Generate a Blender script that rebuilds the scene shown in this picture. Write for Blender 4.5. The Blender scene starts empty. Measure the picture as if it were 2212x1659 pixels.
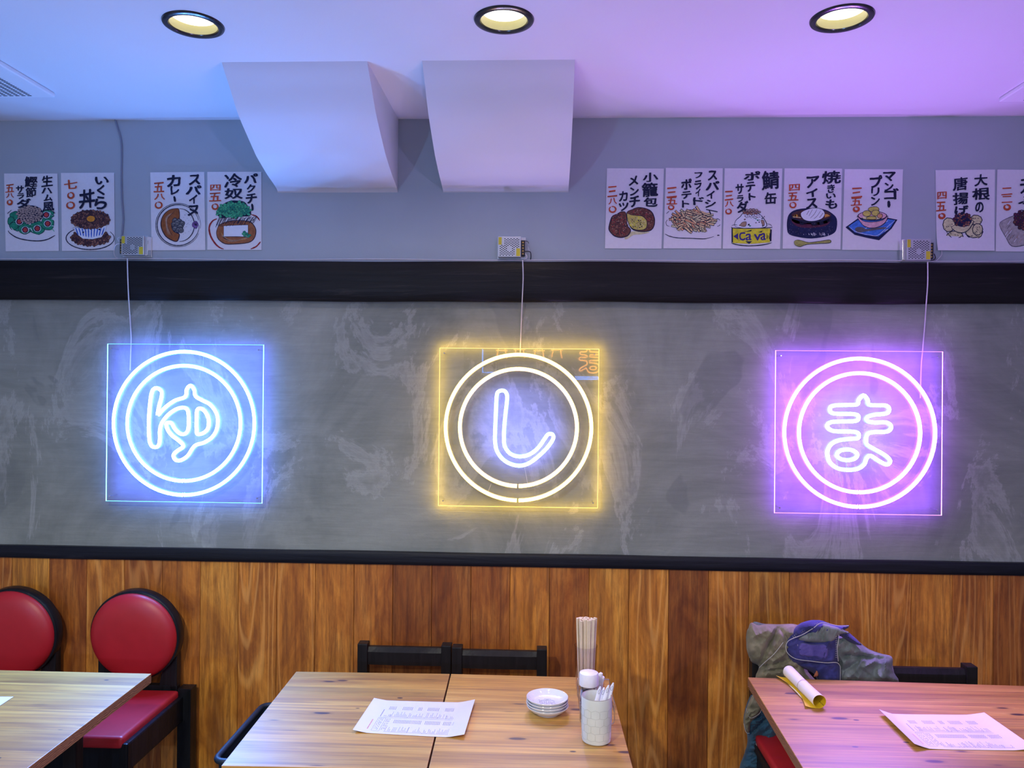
import bpy, bmesh, math, random
from mathutils import Vector, Matrix, noise
from mathutils.geometry import delaunay_2d_cdt
random.seed(7)
PI = math.pi
S = bpy.context.scene
COL = S.collection

# ---------------------------------------------------------------- camera
F_PX, CXP, CYP = 1680.0, 1106.0, 829.5
D0 = 2.91                      # camera to back wall
TZ = 0.70                      # table top height
ZC = TZ + 0.933                # camera height
YAW, PITCH, ROLL = 0.0395, 0.0033, 0.009
CEIL = ZC + 1.005
cam = bpy.data.cameras.new('camera')
cam.sensor_fit = 'HORIZONTAL'; cam.sensor_width = 36.0
cam.lens = 36.0 * F_PX / 2212.0
camo = bpy.data.objects.new('camera', cam); COL.objects.link(camo)
CPOS = Vector((0.0, -D0, ZC))
CROT = Matrix.Rotation(YAW, 3, 'Z') @ Matrix.Rotation(PI/2 + PITCH, 3, 'X') @ Matrix.Rotation(ROLL, 3, 'Z')
camo.matrix_world = Matrix.Translation(CPOS) @ CROT.to_4x4()
cam.clip_start = 0.05
S.camera = camo
def ray(px, py):
    return CROT @ Vector(((px - CXP) / F_PX, -(py - CYP) / F_PX, -1.0))
def PW(px, py, y=0.0):         # photo pixel -> point on a plane parallel to the wall
    d = ray(px, py); return CPOS + d * ((y - CPOS.y) / d.y)
def PZ(px, py, z=TZ):          # photo pixel -> point on a level plane
    d = ray(px, py); return CPOS + d * ((z - CPOS.z) / d.z)

# ---------------------------------------------------------------- world, exposure
S.view_settings.view_transform = 'Standard'
S.view_settings.look = 'None'
S.view_settings.gamma = 1.0
S.view_settings.exposure = 0.0
S.view_settings.use_curve_mapping = False
S.cycles.use_denoising = True
S.cycles.max_bounces = 8
S.cycles.transparent_max_bounces = 16
S.cycles.sample_clamp_indirect = 6.0
W = bpy.data.worlds.new('world'); S.world = W; W.use_nodes = True
W.node_tree.nodes['Background'].inputs[0].default_value = (0.5, 0.5, 0.6, 1)
W.node_tree.nodes['Background'].inputs[1].default_value = 0.05

# ---------------------------------------------------------------- lamps
def light(name, kind, loc, power, col, aim=None, **k):
    l = bpy.data.lights.new(name, kind); l.energy = power; l.color = col
    for a, b in k.items(): setattr(l, a, b)
    o = bpy.data.objects.new(name, l); o.location = loc
    if aim is not None:
        o.rotation_euler = (Vector(aim) - Vector(loc)).to_track_quat('-Z', 'Y').to_euler()
    COL.objects.link(o); return o
WARM = (1.0, 0.80, 0.56)
NEUT = (1.0, 0.97, 0.84)
# ceiling downlights: (x, y, power)
SPOTS = [(-0.985, -0.775, 3), (-0.115, -0.785, 7), (0.80, -0.775, 5),
         (-0.94, -2.75, 155), (0.80, -2.9, 30), (-0.1, -4.4, 80), (1.6, -4.4, 50), (-1.8, -4.4, 40)]  # all but the first on this line are unseen, added to fill the room
for i, (x, y, p) in enumerate(SPOTS):
    light('downlight_lamp', 'SPOT', (x, y, CEIL - 0.004), p, WARM if i < 3 else NEUT, (x, y, 0),
          spot_size=math.radians(150 if i < 3 else 172), spot_blend=0.6, shadow_soft_size=0.045)
# light thrown into the room by the three lit signs (a few emitters spread round each ring)
SIGNC = [PW(401, 913, -0.035), PW(1121, 924, -0.035), PW(1855, 934, -0.035)]
SIGNLIT = [((0.10, 0.30, 1.0), 42, 10.5), ((0.40, 0.35, 1.0), 4, 4.0), ((0.48, 0.22, 1.0), 10, 10.5)]
for c, (col, p, pu) in zip(SIGNC, SIGNLIT):
    for k in range(4):
        a = PI/4 + k*PI/2
        q = c + Vector((0.2*math.cos(a), -0.042, 0.2*math.sin(a)))
        light('sign_lamp', 'SPOT', q, p, col, q + Vector((0, -1, -0.5)), spot_size=math.radians(128), spot_blend=0.5, shadow_soft_size=0.0)
        light('sign_lamp', 'SPOT', q, pu, col, q + Vector((0, -0.72, 1)), spot_size=math.radians(93), spot_blend=0.12, shadow_soft_size=0.0)
# light leaving the back of the acrylic sheets towards the wall, and from their cut edges
BACK = [((0.10, 0.155, 1.0), 6.5, None, 0), ((0.30, 0.30, 0.24), 0.15, (0.30, 0.28, 1.0), 0.85), ((0.31, 0.070, 1.0), 7.5, (0.06, 0.22, 1.0), 0.5)]
for c, (col, p, col2, p2) in zip(SIGNC, BACK):
    light('sheet_glow', 'AREA', (c.x, -0.039, c.z), p, col, (c.x, 0, c.z), shape='SQUARE', size=0.595)
    if col2: light('sheet_glow', 'AREA', (c.x, -0.038, c.z), p2, col2, (c.x, 0, c.z), shape='DISK', size=0.32)
c = SIGNC[1]
for dx, dz in ((0.295, 0), (-0.295, 0), (0, 0.295), (0, -0.295)):
    o = light('edge_glow', 'AREA', (c.x + dx, -0.030, c.z + dz), 0.24, (1.0, 0.58, 0.01), (c.x + dx, 0, c.z + dz), shape='RECTANGLE', size=(0.012 if dx else 0.6), size_y=(0.6 if dx else 0.012))
# signs on the wall behind the camera
YB = -6.0
light('far_sign_lamp', 'SPOT', (-2.1, YB + 0.15, 1.9), 140, (0.25, 0.49, 1.0), (-2.0, 0, 1.9), spot_size=math.radians(170), spot_blend=0.5, shadow_soft_size=0.03)
light('far_sign_lamp', 'SPOT', (2.3, YB + 0.15, 1.9), 122, (0.50, 0.43, 1.0), (2.2, 0, 1.9), spot_size=math.radians(170), spot_blend=0.5, shadow_soft_size=0.03)
# ---------------------------------------------------------------- helpers
def tag(o, label=None, cat=None, group=None, kind=None):
    if label: o['label'] = label
    if cat: o['category'] = cat
    if group: o['group'] = group
    if kind: o['kind'] = kind
    return o
def empty(name, loc=(0, 0, 0), label=None, cat=None, group=None, kind=None, rz=0.0):
    o = bpy.data.objects.new(name, None); o.location = loc; o.rotation_euler = (0, 0, rz)
    o.empty_display_size = 0.05; COL.objects.link(o)
    return tag(o, label, cat, group, kind)
def obj(name, bm, mats, parent=None, smooth=False, local=False):
    """link a bmesh as one object; world coordinates unless local"""
    me = bpy.data.meshes.new(name)
    bmesh.ops.recalc_face_normals(bm, faces=bm.faces) if len(bm.faces) < 200000 else None
    if parent is not None and not local:
        bm.transform(wm(parent).inverted())
    bm.to_mesh(me); bm.free()
    if not isinstance(mats, (list, tuple)): mats = [mats]
    for m in mats: me.materials.append(m)
    if smooth:
        for p in me.polygons: p.use_smooth = True
        try: me.set_sharp_from_angle(angle=math.radians(38))
        except Exception: pass
    o = bpy.data.objects.new(name, me); COL.objects.link(o)
    if parent is not None: o.parent = parent
    return o
def wm(o):
    m = Matrix.LocRotScale(o.location, o.rotation_euler, o.scale)
    return wm(o.parent) @ m if o.parent else m
def kids(o): return [c for c in S.objects if c.parent == o]
def copy_tree(o, parent=None):
    c = o.copy(); COL.objects.link(c); c.parent = parent
    for k in kids(o): copy_tree(k, c)
    return c
NB = bmesh.new
def box(bm, lo, hi, bevel=0.0, mi=0, mat=None, seg=2):
    lo, hi = Vector(lo), Vector(hi)
    r = bmesh.ops.create_cube(bm, size=1.0)
    vs = r['verts']
    for v in vs:
        v.co = Vector(((lo[i] + hi[i])/2 + v.co[i]*(hi[i] - lo[i])) for i in range(3))
    if mat is not None:
        for v in vs: v.co = mat @ v.co
    fs = set(f for v in vs for f in v.link_faces)
    for f in fs: f.material_index = mi
    if bevel > 0:
        es = list(set(e for v in vs for e in v.link_edges))
        bmesh.ops.bevel(bm, geom=es, offset=bevel, segments=seg, affect='EDGES', profile=0.6, clamp_overlap=True)
    return bm
def beam(bm, a, b, w, d, up=(0, 1, 0), bevel=0.0, mi=0):
    """rectangular bar from a to b"""
    a, b = Vector(a), Vector(b); z = (b - a); L = z.length; z.normalize()
    x = Vector(up).cross(z)
    if x.length < 1e-4: x = Vector((1, 0, 0)).cross(z)
    x.normalize(); y = z.cross(x)
    M = Matrix(((x.x, y.x, z.x, a.x), (x.y, y.y, z.y, a.y), (x.z, y.z, z.z, a.z), (0, 0, 0, 1)))
    return box(bm, (-w/2, -d/2, 0), (w/2, d/2, L), bevel, mi, M)
def lathe(bm, prof, c=(0, 0, 0), n=40, mi=0, M=None, sq=None):
    """prof: list of (r, z)"""
    c = Vector(c); rings = []
    for r, z in prof:
        if r < 1e-6:
            v = [bm.verts.new((0, 0, z))]
        else:
            v = []
            for i in range(n):
                a = 2*PI*i/n
                v.append(bm.verts.new((r*math.cos(a), r*math.sin(a), z)))
        rings.append(v)
    for A, B in zip(rings, rings[1:]):
        for i in range(n):
            j = (i + 1) % n
            if len(A) == 1 and len(B) == 1: continue
            if len(A) == 1: f = bm.faces.new((A[0], B[i], B[j]))
            elif len(B) == 1: f = bm.faces.new((A[i], B[0], A[j]))
            else: f = bm.faces.new((A[i], A[j], B[j], B[i]))
            f.material_index = mi
    for r in rings:
        for v in r:
            v.co = (M @ v.co if M is not None else v.co) + c
    return bm
def tube(bm, pts, r, n=8, closed=False, mi=0, front=None, caps=True, ref=None):
    """sweep a circle; front=(dir, cosine, mat_index) paints faces facing dir"""
    pts = [Vector(p) for p in pts]; N = len(pts); rings = []
    up = Vector(ref) if ref else None
    prev = None
    for i, p in enumerate(pts):
        if closed: t = pts[(i+1) % N] - pts[i-1]
        else: t = pts[min(i+1, N-1)] - pts[max(i-1, 0)]
        t.normalize()
        if up is not None: x = up - t*up.dot(t)
        else:
            if prev is None:
                g = Vector((0, 0, 1)) if abs(t.z) < 0.9 else Vector((1, 0, 0))
                x = g - t*g.dot(t)
            else: x = prev - t*prev.dot(t)
        x.normalize(); prev = x; y = t.cross(x)
        rr = r[i] if isinstance(r, (list, tuple)) else r
        rings.append([bm.verts.new(p + x*rr*math.cos(2*PI*(k+.5)/n) + y*rr*math.sin(2*PI*(k+.5)/n)) for k in range(n)])
    seq = list(zip(rings, rings[1:])) + ([(rings[-1], rings[0])] if closed else [])
    for A, B in seq:
        for k in range(n):
            f = bm.faces.new((A[k], A[(k+1) % n], B[(k+1) % n], B[k])); f.material_index = mi
            if front:
                f.normal_update()
                if abs(f.normal.dot(Vector(front[0]))) > front[1]:
                    mid = (A[k].co + A[(k+1) % n].co)/2 - sum((v.co for v in A), Vector())/n
                    f.material_index = front[2] if mid.dot(Vector(front[0])) > 0 else front[2] + 1
    if caps and not closed:
        f = bm.faces.new(rings[0]); f.material_index = front[2] if front else mi
        f = bm.faces.new(rings[-1]); f.material_index = front[2] if front else mi
    return bm
def smooth_path(pts, closed=False, k=6):
    pts = [Vector(p) for p in pts]; N = len(pts); out = []
    rng = range(N) if closed else range(N-1)
    for i in rng:
        p0 = pts[(i-1) % N] if closed or i > 0 else pts[i]
        p1 = pts[i]; p2 = pts[(i+1) % N]
        p3 = pts[(i+2) % N] if closed or i+2 < N else p2
        for j in range(k):
            t = j/k
            out.append(0.5*((2*p1) + (p2-p0)*t + (2*p0-5*p1+4*p2-p3)*t*t + (3*p1-p0-3*p2+p3)*t**3))
    if not closed: out.append(pts[-1])
    return out
def prism(bm, prof, axis, lo, hi, mi=0):
    """extrude a 2d closed profile along x ('x': prof=(y,z))"""
    A = [bm.verts.new((lo, p[0], p[1])) for p in prof]; B = [bm.verts.new((hi, p[0], p[1])) for p in prof]
    n = len(prof)
    for i in range(n): bm.faces.new((A[i], A[(i+1) % n], B[(i+1) % n], B[i]))
    bm.faces.new(A); bm.faces.new(B[::-1])
    for f in bm.faces: f.material_index = mi
    return bm

# ---------------------------------------------------------------- materials
class NT:
    def __init__(s, name):
        s.m = bpy.data.materials.new(name); s.m.use_nodes = True
        s.t = s.m.node_tree; s.b = s.t.nodes['Principled BSDF']; s.out = s.t.nodes['Material Output']
    def n(s, typ, **k):
        x = s.t.nodes.new('ShaderNode' + typ)
        for a, b in k.items():
            if a.startswith('i_'):
                key = a[2:].replace('_', ' ')
                s.set(x, int(key) if key.isdigit() else key, b)
            else: setattr(x, a, b)
        return x
    def set(s, x, key, val):
        sock = x.inputs[key]
        if hasattr(val, 'is_linked') or isinstance(val, bpy.types.NodeSocket): s.t.links.new(val, sock)
        else: sock.default_value = val
    def l(s, a, b): s.t.links.new(a, b)
    def math(s, op, a, b=None, c=None):
        x = s.n('Math', operation=op); s.set(x, 0, a)
        if b is not None: s.set(x, 1, b)
        if c is not None: s.set(x, 2, c)
        return x.outputs[0]
    def coords(s, scale=(1, 1, 1), loc=(0, 0, 0), rot=(0, 0, 0), src='Object'):
        tc = s.n('TexCoord'); mp = s.n('Mapping'); s.l(tc.outputs[src], mp.inputs[0])
        mp.inputs['Scale'].default_value = scale; mp.inputs['Location'].default_value = loc; mp.inputs['Rotation'].default_value = rot
        return mp.outputs[0]
    def noise(s, vec, scale=5, detail=4, rough=0.55, dist=0.0):
        x = s.n('TexNoise'); s.l(vec, x.inputs['Vector']); x.inputs['Scale'].default_value = scale
        x.inputs['Detail'].default_value = detail; x.inputs['Roughness'].default_value = rough; x.inputs['Distortion'].default_value = dist
        return x.outputs['Fac']
    def ramp(s, fac, stops, interp='LINEAR'):
        x = s.n('ValToRGB'); s.l(fac, x.inputs[0]); x.color_ramp.interpolation = interp
        e = x.color_ramp.elements
        while len(e) < len(stops): e.new(0.5)
        for i, (p, c) in enumerate(stops):
            e[i].position = p; e[i].color = (c, c, c, 1) if isinstance(c, (int, float)) else (*c, 1)
        return x.outputs[0]
    def mix(s, fac, a, b, blend='MIX'):
        x = s.n('Mix', data_type='RGBA', blend_type=blend)
        s.set(x, 0, fac)
        for key, v in ((6, a), (7, b)):
            s.set(x, key, (*v, 1) if isinstance(v, tuple) and len(v) == 3 else v)
        return x.outputs[2]
    def bump(s, h, strength=0.2, dist=0.01):
        x = s.n('Bump'); s.l(h, x.inputs['Height']); x.inputs['Strength'].default_value = strength; x.inputs['Distance'].default_value = dist
        s.l(x.outputs[0], s.b.inputs['Normal'])
def mat(name, col, rough=0.5, metal=0.0, spec=0.5, noise_amt=0.06, nscale=30, coat=0.0, bump=0.0, sheen=0.0, trans=0.0):
    t = NT(name); v = t.coords()
    f = t.noise(v, nscale, 3)
    a = tuple(max(0, c*(1-noise_amt)) for c in col); b = tuple(min(1, c*(1+noise_amt)) for c in col)
    t.l(t.ramp(f, [(0.3, a), (0.7, b)]), t.b.inputs['Base Color'])
    t.b.inputs['Roughness'].default_value = rough; t.b.inputs['Metallic'].default_value = metal
    t.b.inputs['Specular IOR Level'].default_value = spec; t.b.inputs['Coat Weight'].default_value = coat
    t.b.inputs['Sheen Weight'].default_value = sheen
    if trans: t.b.inputs['Transmission Weight'].default_value = trans
    if bump: t.bump(t.noise(v, nscale*4, 3), bump, 0.002)
    return t.m
def emis(name, col, s):
    t = NT(name); t.b.inputs['Base Color'].default_value = (0.6, 0.6, 0.6, 1)
    t.b.inputs['Emission Color'].default_value = (*col, 1); t.b.inputs['Emission Strength'].default_value = s
    return t.m
def srgb(r, g, b):
    f = lambda c: (c/255/12.92) if c/255 <= 0.04045 else ((c/255 + 0.055)/1.055)**2.4
    return (f(r), f(g), f(b))

def m_painted(name, col, amt=0.05):
    t = NT(name); v = t.coords()
    a = t.noise(v, 2.2, 5, 0.6); t.l(t.ramp(a, [(0.3, tuple(c*(1-amt) for c in col)), (0.7, tuple(c*(1+amt) for c in col))]), t.b.inputs['Base Color'])
    t.b.inputs['Roughness'].default_value = 0.75; t.b.inputs['Specular IOR Level'].default_value = 0.25
    t.bump(t.noise(v, 160, 3, 0.7), 0.12, 0.002)
    return t.m
M_UPPER = m_painted('grey_wall_paint', (0.41, 0.465, 0.50), 0.05)
M_CEIL = m_painted('white_ceiling_paint', (0.74, 0.74, 0.76), 0.01)
M_DUCT = m_painted('pale_grey_duct_paint', (0.70, 0.70, 0.74), 0.01)
M_ROOM = m_painted('room_paint', (0.45, 0.43, 0.42), 0.03)
def m_concrete():
    t = NT('trowelled_mortar'); v = t.coords()
    big = t.noise(v, 1.6, 8, 0.62, 1.2)
    col = t.ramp(big, [(0.30, (0.155, 0.176, 0.155)), (0.48, (0.22, 0.243, 0.214)), (0.62, (0.27, 0.295, 0.262)), (0.78, (0.35, 0.375, 0.335))])
    v2 = t.coords((1.0, 1.0, 0.55), (3, 0, 1)); pat = t.noise(v2, 3.0, 9, 0.7, 0.9)
    lite = t.ramp(pat, [(0.54, 0.0), (0.57, 0.75), (0.62, 0.25), (0.7, 0.0)])
    col = t.mix(t.math('MULTIPLY', lite, 0.5), col, (0.44, 0.46, 0.44))
    v3 = t.coords((0.5, 1, 6), (0, 0, 0)); st = t.noise(v3, 9, 6, 0.7, 0.6)
    col = t.mix(0.5, col, t.ramp(st, [(0.3, 0.42), (0.7, 0.6)]), 'OVERLAY')
    # darker smooth trowel islands
    isl = t.noise(t.coords((1, 1, 0.8), (9, 2, 4)), 2.3, 3, 0.5, 1.0)
    col = t.mix(t.ramp(isl, [(0.60, 0.0), (0.615, 0.35), (0.8, 0.35)]), col, (0.14, 0.158, 0.155))
    t.l(col, t.b.inputs['Base Color'])
    t.b.inputs['Roughness'].default_value = 0.62; t.b.inputs['Specular IOR Level'].default_value = 0.35
    t.bump(t.math('ADD', t.math('MULTIPLY', st, 0.5), pat), 0.35, 0.006)
    return t.m
M_CONC = m_concrete()
def m_darkwood(name, col=(0.0065, 0.006, 0.007), hi=(0.035, 0.03, 0.028), axis='x', rough=0.42):
    t = NT(name)
    sc = {'x': (1.2, 14, 26), 'z': (16, 16, 1.2), 'y': (14, 1.2, 20)}[axis]
    v = t.coords(sc); f = t.noise(v, 2.0, 7, 0.65, 0.8)
    t.l(t.ramp(f, [(0.35, col), (0.6, tuple(c*1.6 for c in col)), (0.72, hi)]), t.b.inputs['Base Color'])
    t.b.inputs['Roughness'].default_value = rough; t.b.inputs['Specular IOR Level'].default_value = 0.18
    t.bump(f, 0.5, 0.004)
    return t.m
M_BEAM = m_darkwood('charred_beam_wood')
M_TRIM = m_darkwood('black_stained_trim', (0.006, 0.007, 0.011), (0.02, 0.022, 0.03))
M_BLACK = m_darkwood('black_stained_chair_wood', (0.010, 0.009, 0.009), (0.028, 0.024, 0.022), 'z', 0.38)
M_NAVYBLK = m_darkwood('black_lacquered_chair_wood', (0.006, 0.007, 0.009), (0.015, 0.015, 0.018), 'z', 0.3)
def m_planks():
    t = NT('stained_cedar_boards'); tc = t.n('TexCoord'); sp = t.n('SeparateXYZ'); t.l(tc.outputs['Object'], sp.inputs[0])
    idx = t.math('FLOOR', t.math('DIVIDE', t.math('SUBTRACT', sp.outputs[0], PX0), PWID))
    wn = t.n('TexWhiteNoise', noise_dimensions='1D'); t.l(idx, wn.inputs['W'])
    cb = t.n('CombineXYZ'); t.l(t.math('ADD', sp.outputs[0], t.math('MULTIPLY', idx, 3.17)), cb.inputs[0]); t.l(sp.outputs[1], cb.inputs[1])
    t.l(t.math('ADD', sp.outputs[2], t.math('MULTIPLY', wn.outputs['Value'], 9.0)), cb.inputs[2])
    def mp(sc):
        m = t.n('Mapping'); m.inputs['Scale'].default_value = sc; t.l(cb.outputs[0], m.inputs[0]); return m.outputs[0]
    g = t.noise(mp((40, 40, 2.4)), 1.6, 8, 0.78, 0.2)
    blot = t.noise(mp((7, 7, 2.6)), 1.3, 5, 0.6, 1.0)
    # cathedral rings: bands of a stretched, warped field
    w = t.n('TexNoise'); t.l(mp((5.0, 5.0, 0.42)), w.inputs['Vector']); w.inputs['Scale'].default_value = 1.0; w.inputs['Detail'].default_value = 2.0
    ringf = t.math('SINE', t.math('MULTIPLY', w.outputs['Fac'], 120.0))
    ring = t.ramp(t.math('MULTIPLY', t.math('ADD', ringf, 1.0), 0.5), [(0.0, 0.0), (0.75, 0.1), (1.0, 1.0)])
    base = t.ramp(blot, [(0.28, (0.22, 0.062, 0.010)), (0.45, (0.42, 0.140, 0.018)), (0.6, (0.58, 0.220, 0.030)), (0.78, (0.70, 0.310, 0.055))])
    col = t.mix(t.ramp(g, [(0.42, 0.0), (0.62, 0.75)]), base, (0.14, 0.042, 0.010))
    sel = t.ramp(t.math('FRACT', t.math('MULTIPLY', wn.outputs['Value'], 7.3)), [(0.0, 0.06), (0.62, 0.08), (0.64, 0.40), (1.0, 0.40)])
    col = t.mix(t.math('MULTIPLY', ring, sel), col, (0.74, 0.36, 0.09))
    val = t.ramp(wn.outputs['Value'], [(0.0, 0.58), (0.2, 0.9), (0.5, 1.12), (0.8, 1.3), (1.0, 1.0)])
    col = t.mix(1.0, col, val, 'MULTIPLY')
    hs = t.n('HueSaturation'); t.l(col, hs.inputs['Color']); t.l(t.math('ADD', 0.490, t.math('MULTIPLY', wn.outputs['Value'], 0.018)), hs.inputs['Hue'])
    hs.inputs['Saturation'].default_value = 1.0
    t.l(hs.outputs[0], t.b.inputs['Base Color'])
    t.b.inputs['Roughness'].default_value = 0.5; t.b.inputs['Specular IOR Level'].default_value = 0.35
    t.bump(g, 0.15, 0.002)
    return t.m
PX0, PWID = PW(1102, 1240, -0.012).x, 0.1467
M_PLANK = m_planks()
def m_table(name, seed=0.0):
    t = NT(name); tc = t.n('TexCoord'); sp = t.n('SeparateXYZ'); t.l(tc.outputs['Object'], sp.inputs[0])
    idx = t.math('FLOOR', t.math('DIVIDE', t.math('ADD', sp.outputs[1], seed), 0.062))
    wn = t.n('TexWhiteNoise', noise_dimensions='1D'); t.l(t.math('ADD', idx, seed*7), wn.inputs['W'])
    cb = t.n('CombineXYZ'); t.l(t.math('ADD', sp.outputs[0], t.math('MULTIPLY', wn.outputs['Value'], 7.0)), cb.inputs[0])
    t.l(sp.outputs[1], cb.inputs[1]); t.l(sp.outputs[2], cb.inputs[2])
    def mp(sc, loc=(0, 0, 0)):
        m = t.n('Mapping'); m.inputs['Scale'].default_value = sc; m.inputs['Location'].default_value = loc; t.l(cb.outputs[0], m.inputs[0]); return m.outputs[0]
    g = t.noise(mp((0.8, 58, 58)), 1.6, 7, 0.70, 0.3)
    soft = t.noise(mp((1.6, 15, 15)), 1.2, 4, 0.55, 0.6)
    base = t.ramp(soft, [(0.30, (0.30, 0.135, 0.025)), (0.5, (0.47, 0.245, 0.042)), (0.72, (0.60, 0.35, 0.075))])
    col = t.mix(t.ramp(g, [(0.46, 0.0), (0.70, 0.85)]), base, (0.19, 0.08, 0.03))
    col = t.mix(1.0, col, t.ramp(wn.outputs['Value'], [(0.0, 0.80), (0.5, 1.0), (1.0, 1.16)]), 'MULTIPLY')
    # knots
    vo = t.n('TexVoronoi', feature='F1'); t.l(mp((6.5, 21.0, 0.01), (seed*3+.3, seed*5+.1, 0)), vo.inputs['Vector']); vo.inputs['Scale'].default_value = 1.0
    sel = t.n('SeparateColor'); t.l(vo.outputs['Color'], sel.inputs[0])
    kn = t.math('MULTIPLY', t.ramp(vo.outputs['Distance'], [(0.06, 1.0), (0.13, 0.9), (0.17, 0.25), (0.26, 0.0)]), t.ramp(sel.outputs[0], [(0.0, 0.0), (0.60, 1.0)], 'CONSTANT'))
    col = t.mix(kn, col, (0.045, 0.015, 0.012))
    v2 = t.n('TexVoronoi', feature='F1'); t.l(mp((8.5, 17.0, 0.01), (seed*2+.7, seed*4+.5, 0)), v2.inputs['Vector']); v2.inputs['Scale'].default_value = 1.0
    s2 = t.n('SeparateColor'); t.l(v2.outputs['Color'], s2.inputs[0])
    k2 = t.math('MULTIPLY', t.ramp(v2.outputs['Distance'], [(0.035, 1.0), (0.06, 0.9), (0.085, 0.0), (1.0, 0.0)]), t.ramp(s2.outputs[1], [(0.0, 0.0), (0.5, 1.0)], 'CONSTANT'))
    col = t.mix(k2, col, (0.03, 0.012, 0.010))
    t.l(col, t.b.inputs['Base Color'])
    t.b.inputs['Roughness'].default_value = 0.5; t.b.inputs['Specular IOR Level'].default_value = 0.5; t.b.inputs['Coat Weight'].default_value = 0.35; t.b.inputs['Coat Roughness'].default_value = 0.45
    t.bump(g, 0.12, 0.002)
    return t.m
def m_endgrain():
    t = NT('end_grain'); v = t.coords((1, 9, 30))
    w = t.n('TexWave', wave_type='RINGS'); t.l(v, w.inputs[0]); w.inputs['Scale'].default_value = 2.2; w.inputs['Distortion'].default_value = 9; w.inputs['Detail'].default_value = 3
    t.l(t.ramp(w.outputs['Fac'], [(0.2, (0.12, 0.045, 0.02)), (0.7, (0.36, 0.17, 0.075))]), t.b.inputs['Base Color']); t.b.inputs['Roughness'].default_value = 0.6
    return t.m
M_END = m_endgrain()
M_RED = mat('red_vinyl', (0.40, 0.013, 0.020), 0.42, spec=0.5, noise_amt=0.08, nscale=12, bump=0.12)
M_CHROME = mat('chrome_wire', (0.75, 0.75, 0.78), 0.15, 1.0, noise_amt=0.02)
M_STEEL = mat('pressed_steel', (0.62, 0.63, 0.66), 0.28, 0.9, noise_amt=0.03)
M_DARK = mat('dark_hole', (0.006, 0.006, 0.010), 0.8, noise_amt=0.0)
M_YEL = mat('yellow_sticker', (0.62, 0.52, 0.02), 0.5)
M_GOLD = mat('brass_screws', (0.6, 0.36, 0.1), 0.3, 0.9)
M_CABLE = mat('white_cable_sheath', (0.62, 0.60, 0.64), 0.5)
M_GCABLE = mat('grey_painted_cable', (0.24, 0.26, 0.32), 0.6)
M_BCABLE = mat('black_wire', (0.01, 0.01, 0.015), 0.5)
M_WPLAST = mat('white_plastic', (0.78, 0.77, 0.80), 0.35)
M_PAPER = mat('menu_paper', (0.80, 0.76, 0.78), 0.55, noise_amt=0.015, nscale=6)
M_LAM = mat('laminated_menu_paper', (0.80, 0.74, 0.74), 0.14, noise_amt=0.015, nscale=6, coat=0.6)
M_CERAM = mat('white_glazed_ceramic', (0.72, 0.73, 0.72), 0.12, coat=0.5, noise_amt=0.02)
M_CUP = mat('pale_green_glazed_ceramic', (0.62, 0.64, 0.56), 0.3, coat=0.3, noise_amt=0.03)
M_CUPLINE = mat('brown_glaze_line', (0.28, 0.25, 0.21), 0.45)
M_BIRCH = mat('pale_chopstick_wood', (0.72, 0.60, 0.42), 0.6, noise_amt=0.10, nscale=25)
M_SOY = mat('dark_soy_sauce', (0.006, 0.004, 0.006), 0.08, noise_amt=0.0, coat=1.0)
M_NAVY = mat('dark_blue_plastic', (0.006, 0.016, 0.028), 0.5, noise_amt=0.1, bump=0.1)
def m_clear(name, tint=(0.95, 0.96, 0.98), refl=1.0):
    t = NT(name); fr = t.n('Fresnel'); fr.inputs['IOR'].default_value = 1.49
    tr = t.n('BsdfTransparent'); tr.inputs[0].default_value = (*tint, 1)
    gl = t.n('BsdfGlossy'); gl.inputs['Roughness'].default_value = 0.02
    ge = t.n('NewGeometry'); mx = t.n('MixShader'); t.l(t.math('MULTIPLY', t.math('MULTIPLY', fr.outputs[0], refl), t.math('SUBTRACT', 1.0, ge.outputs['Backfacing'])), mx.inputs[0]); t.l(tr.outputs[0], mx.inputs[1]); t.l(gl.outputs[0], mx.inputs[2])
    t.l(mx.outputs[0], t.out.inputs[0]); return t.m
M_ACRYL = m_clear('clear_acrylic', refl=2.2)
M_PCLEAR = m_clear('clear_plastic', (0.955, 0.935, 0.97), 1.6)
# ---------------------------------------------------------------- the room
XL, XR = -3.4, 3.6
Z_BT, Z_BB = PW(1106, 565, -0.03).z, PW(1106, 651, -0.03).z      # beam top / bottom
Z_TT, Z_TB = PW(1106, 1198, -0.025).z, PW(1106, 1225, -0.025).z  # lower trim
wb = empty('wall_back', (0, 0, 0), kind='structure')
obj('painted_wall', box(NB(), (XL, 0, Z_BB + 0.02), (XR, 0.1, CEIL)), M_UPPER, wb)
obj('mortar_wall', box(NB(), (XL, 0.0, Z_TB + 0.01), (XR, 0.1, Z_BB + 0.02)), M_CONC, wb)
bm = NB(); k0 = int((XL - PX0)/PWID) - 1
for k in range(k0, k0 + 50):
    x0 = PX0 + k*PWID
    if x0 > XR or x0 + PWID < XL: continue
    box(bm, (max(x0 + 0.0006, XL), -0.012, 0.0), (min(x0 + PWID - 0.0006, XR), 0.0, Z_TB + 0.01), 0.0012, seg=1)
obj('board_panelling', bm, M_PLANK, wb)
obj('wall_core', box(NB(), (XL, 0.0, 0), (XR, 0.1, Z_TB + 0.01)), M_DARK, wb)
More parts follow.
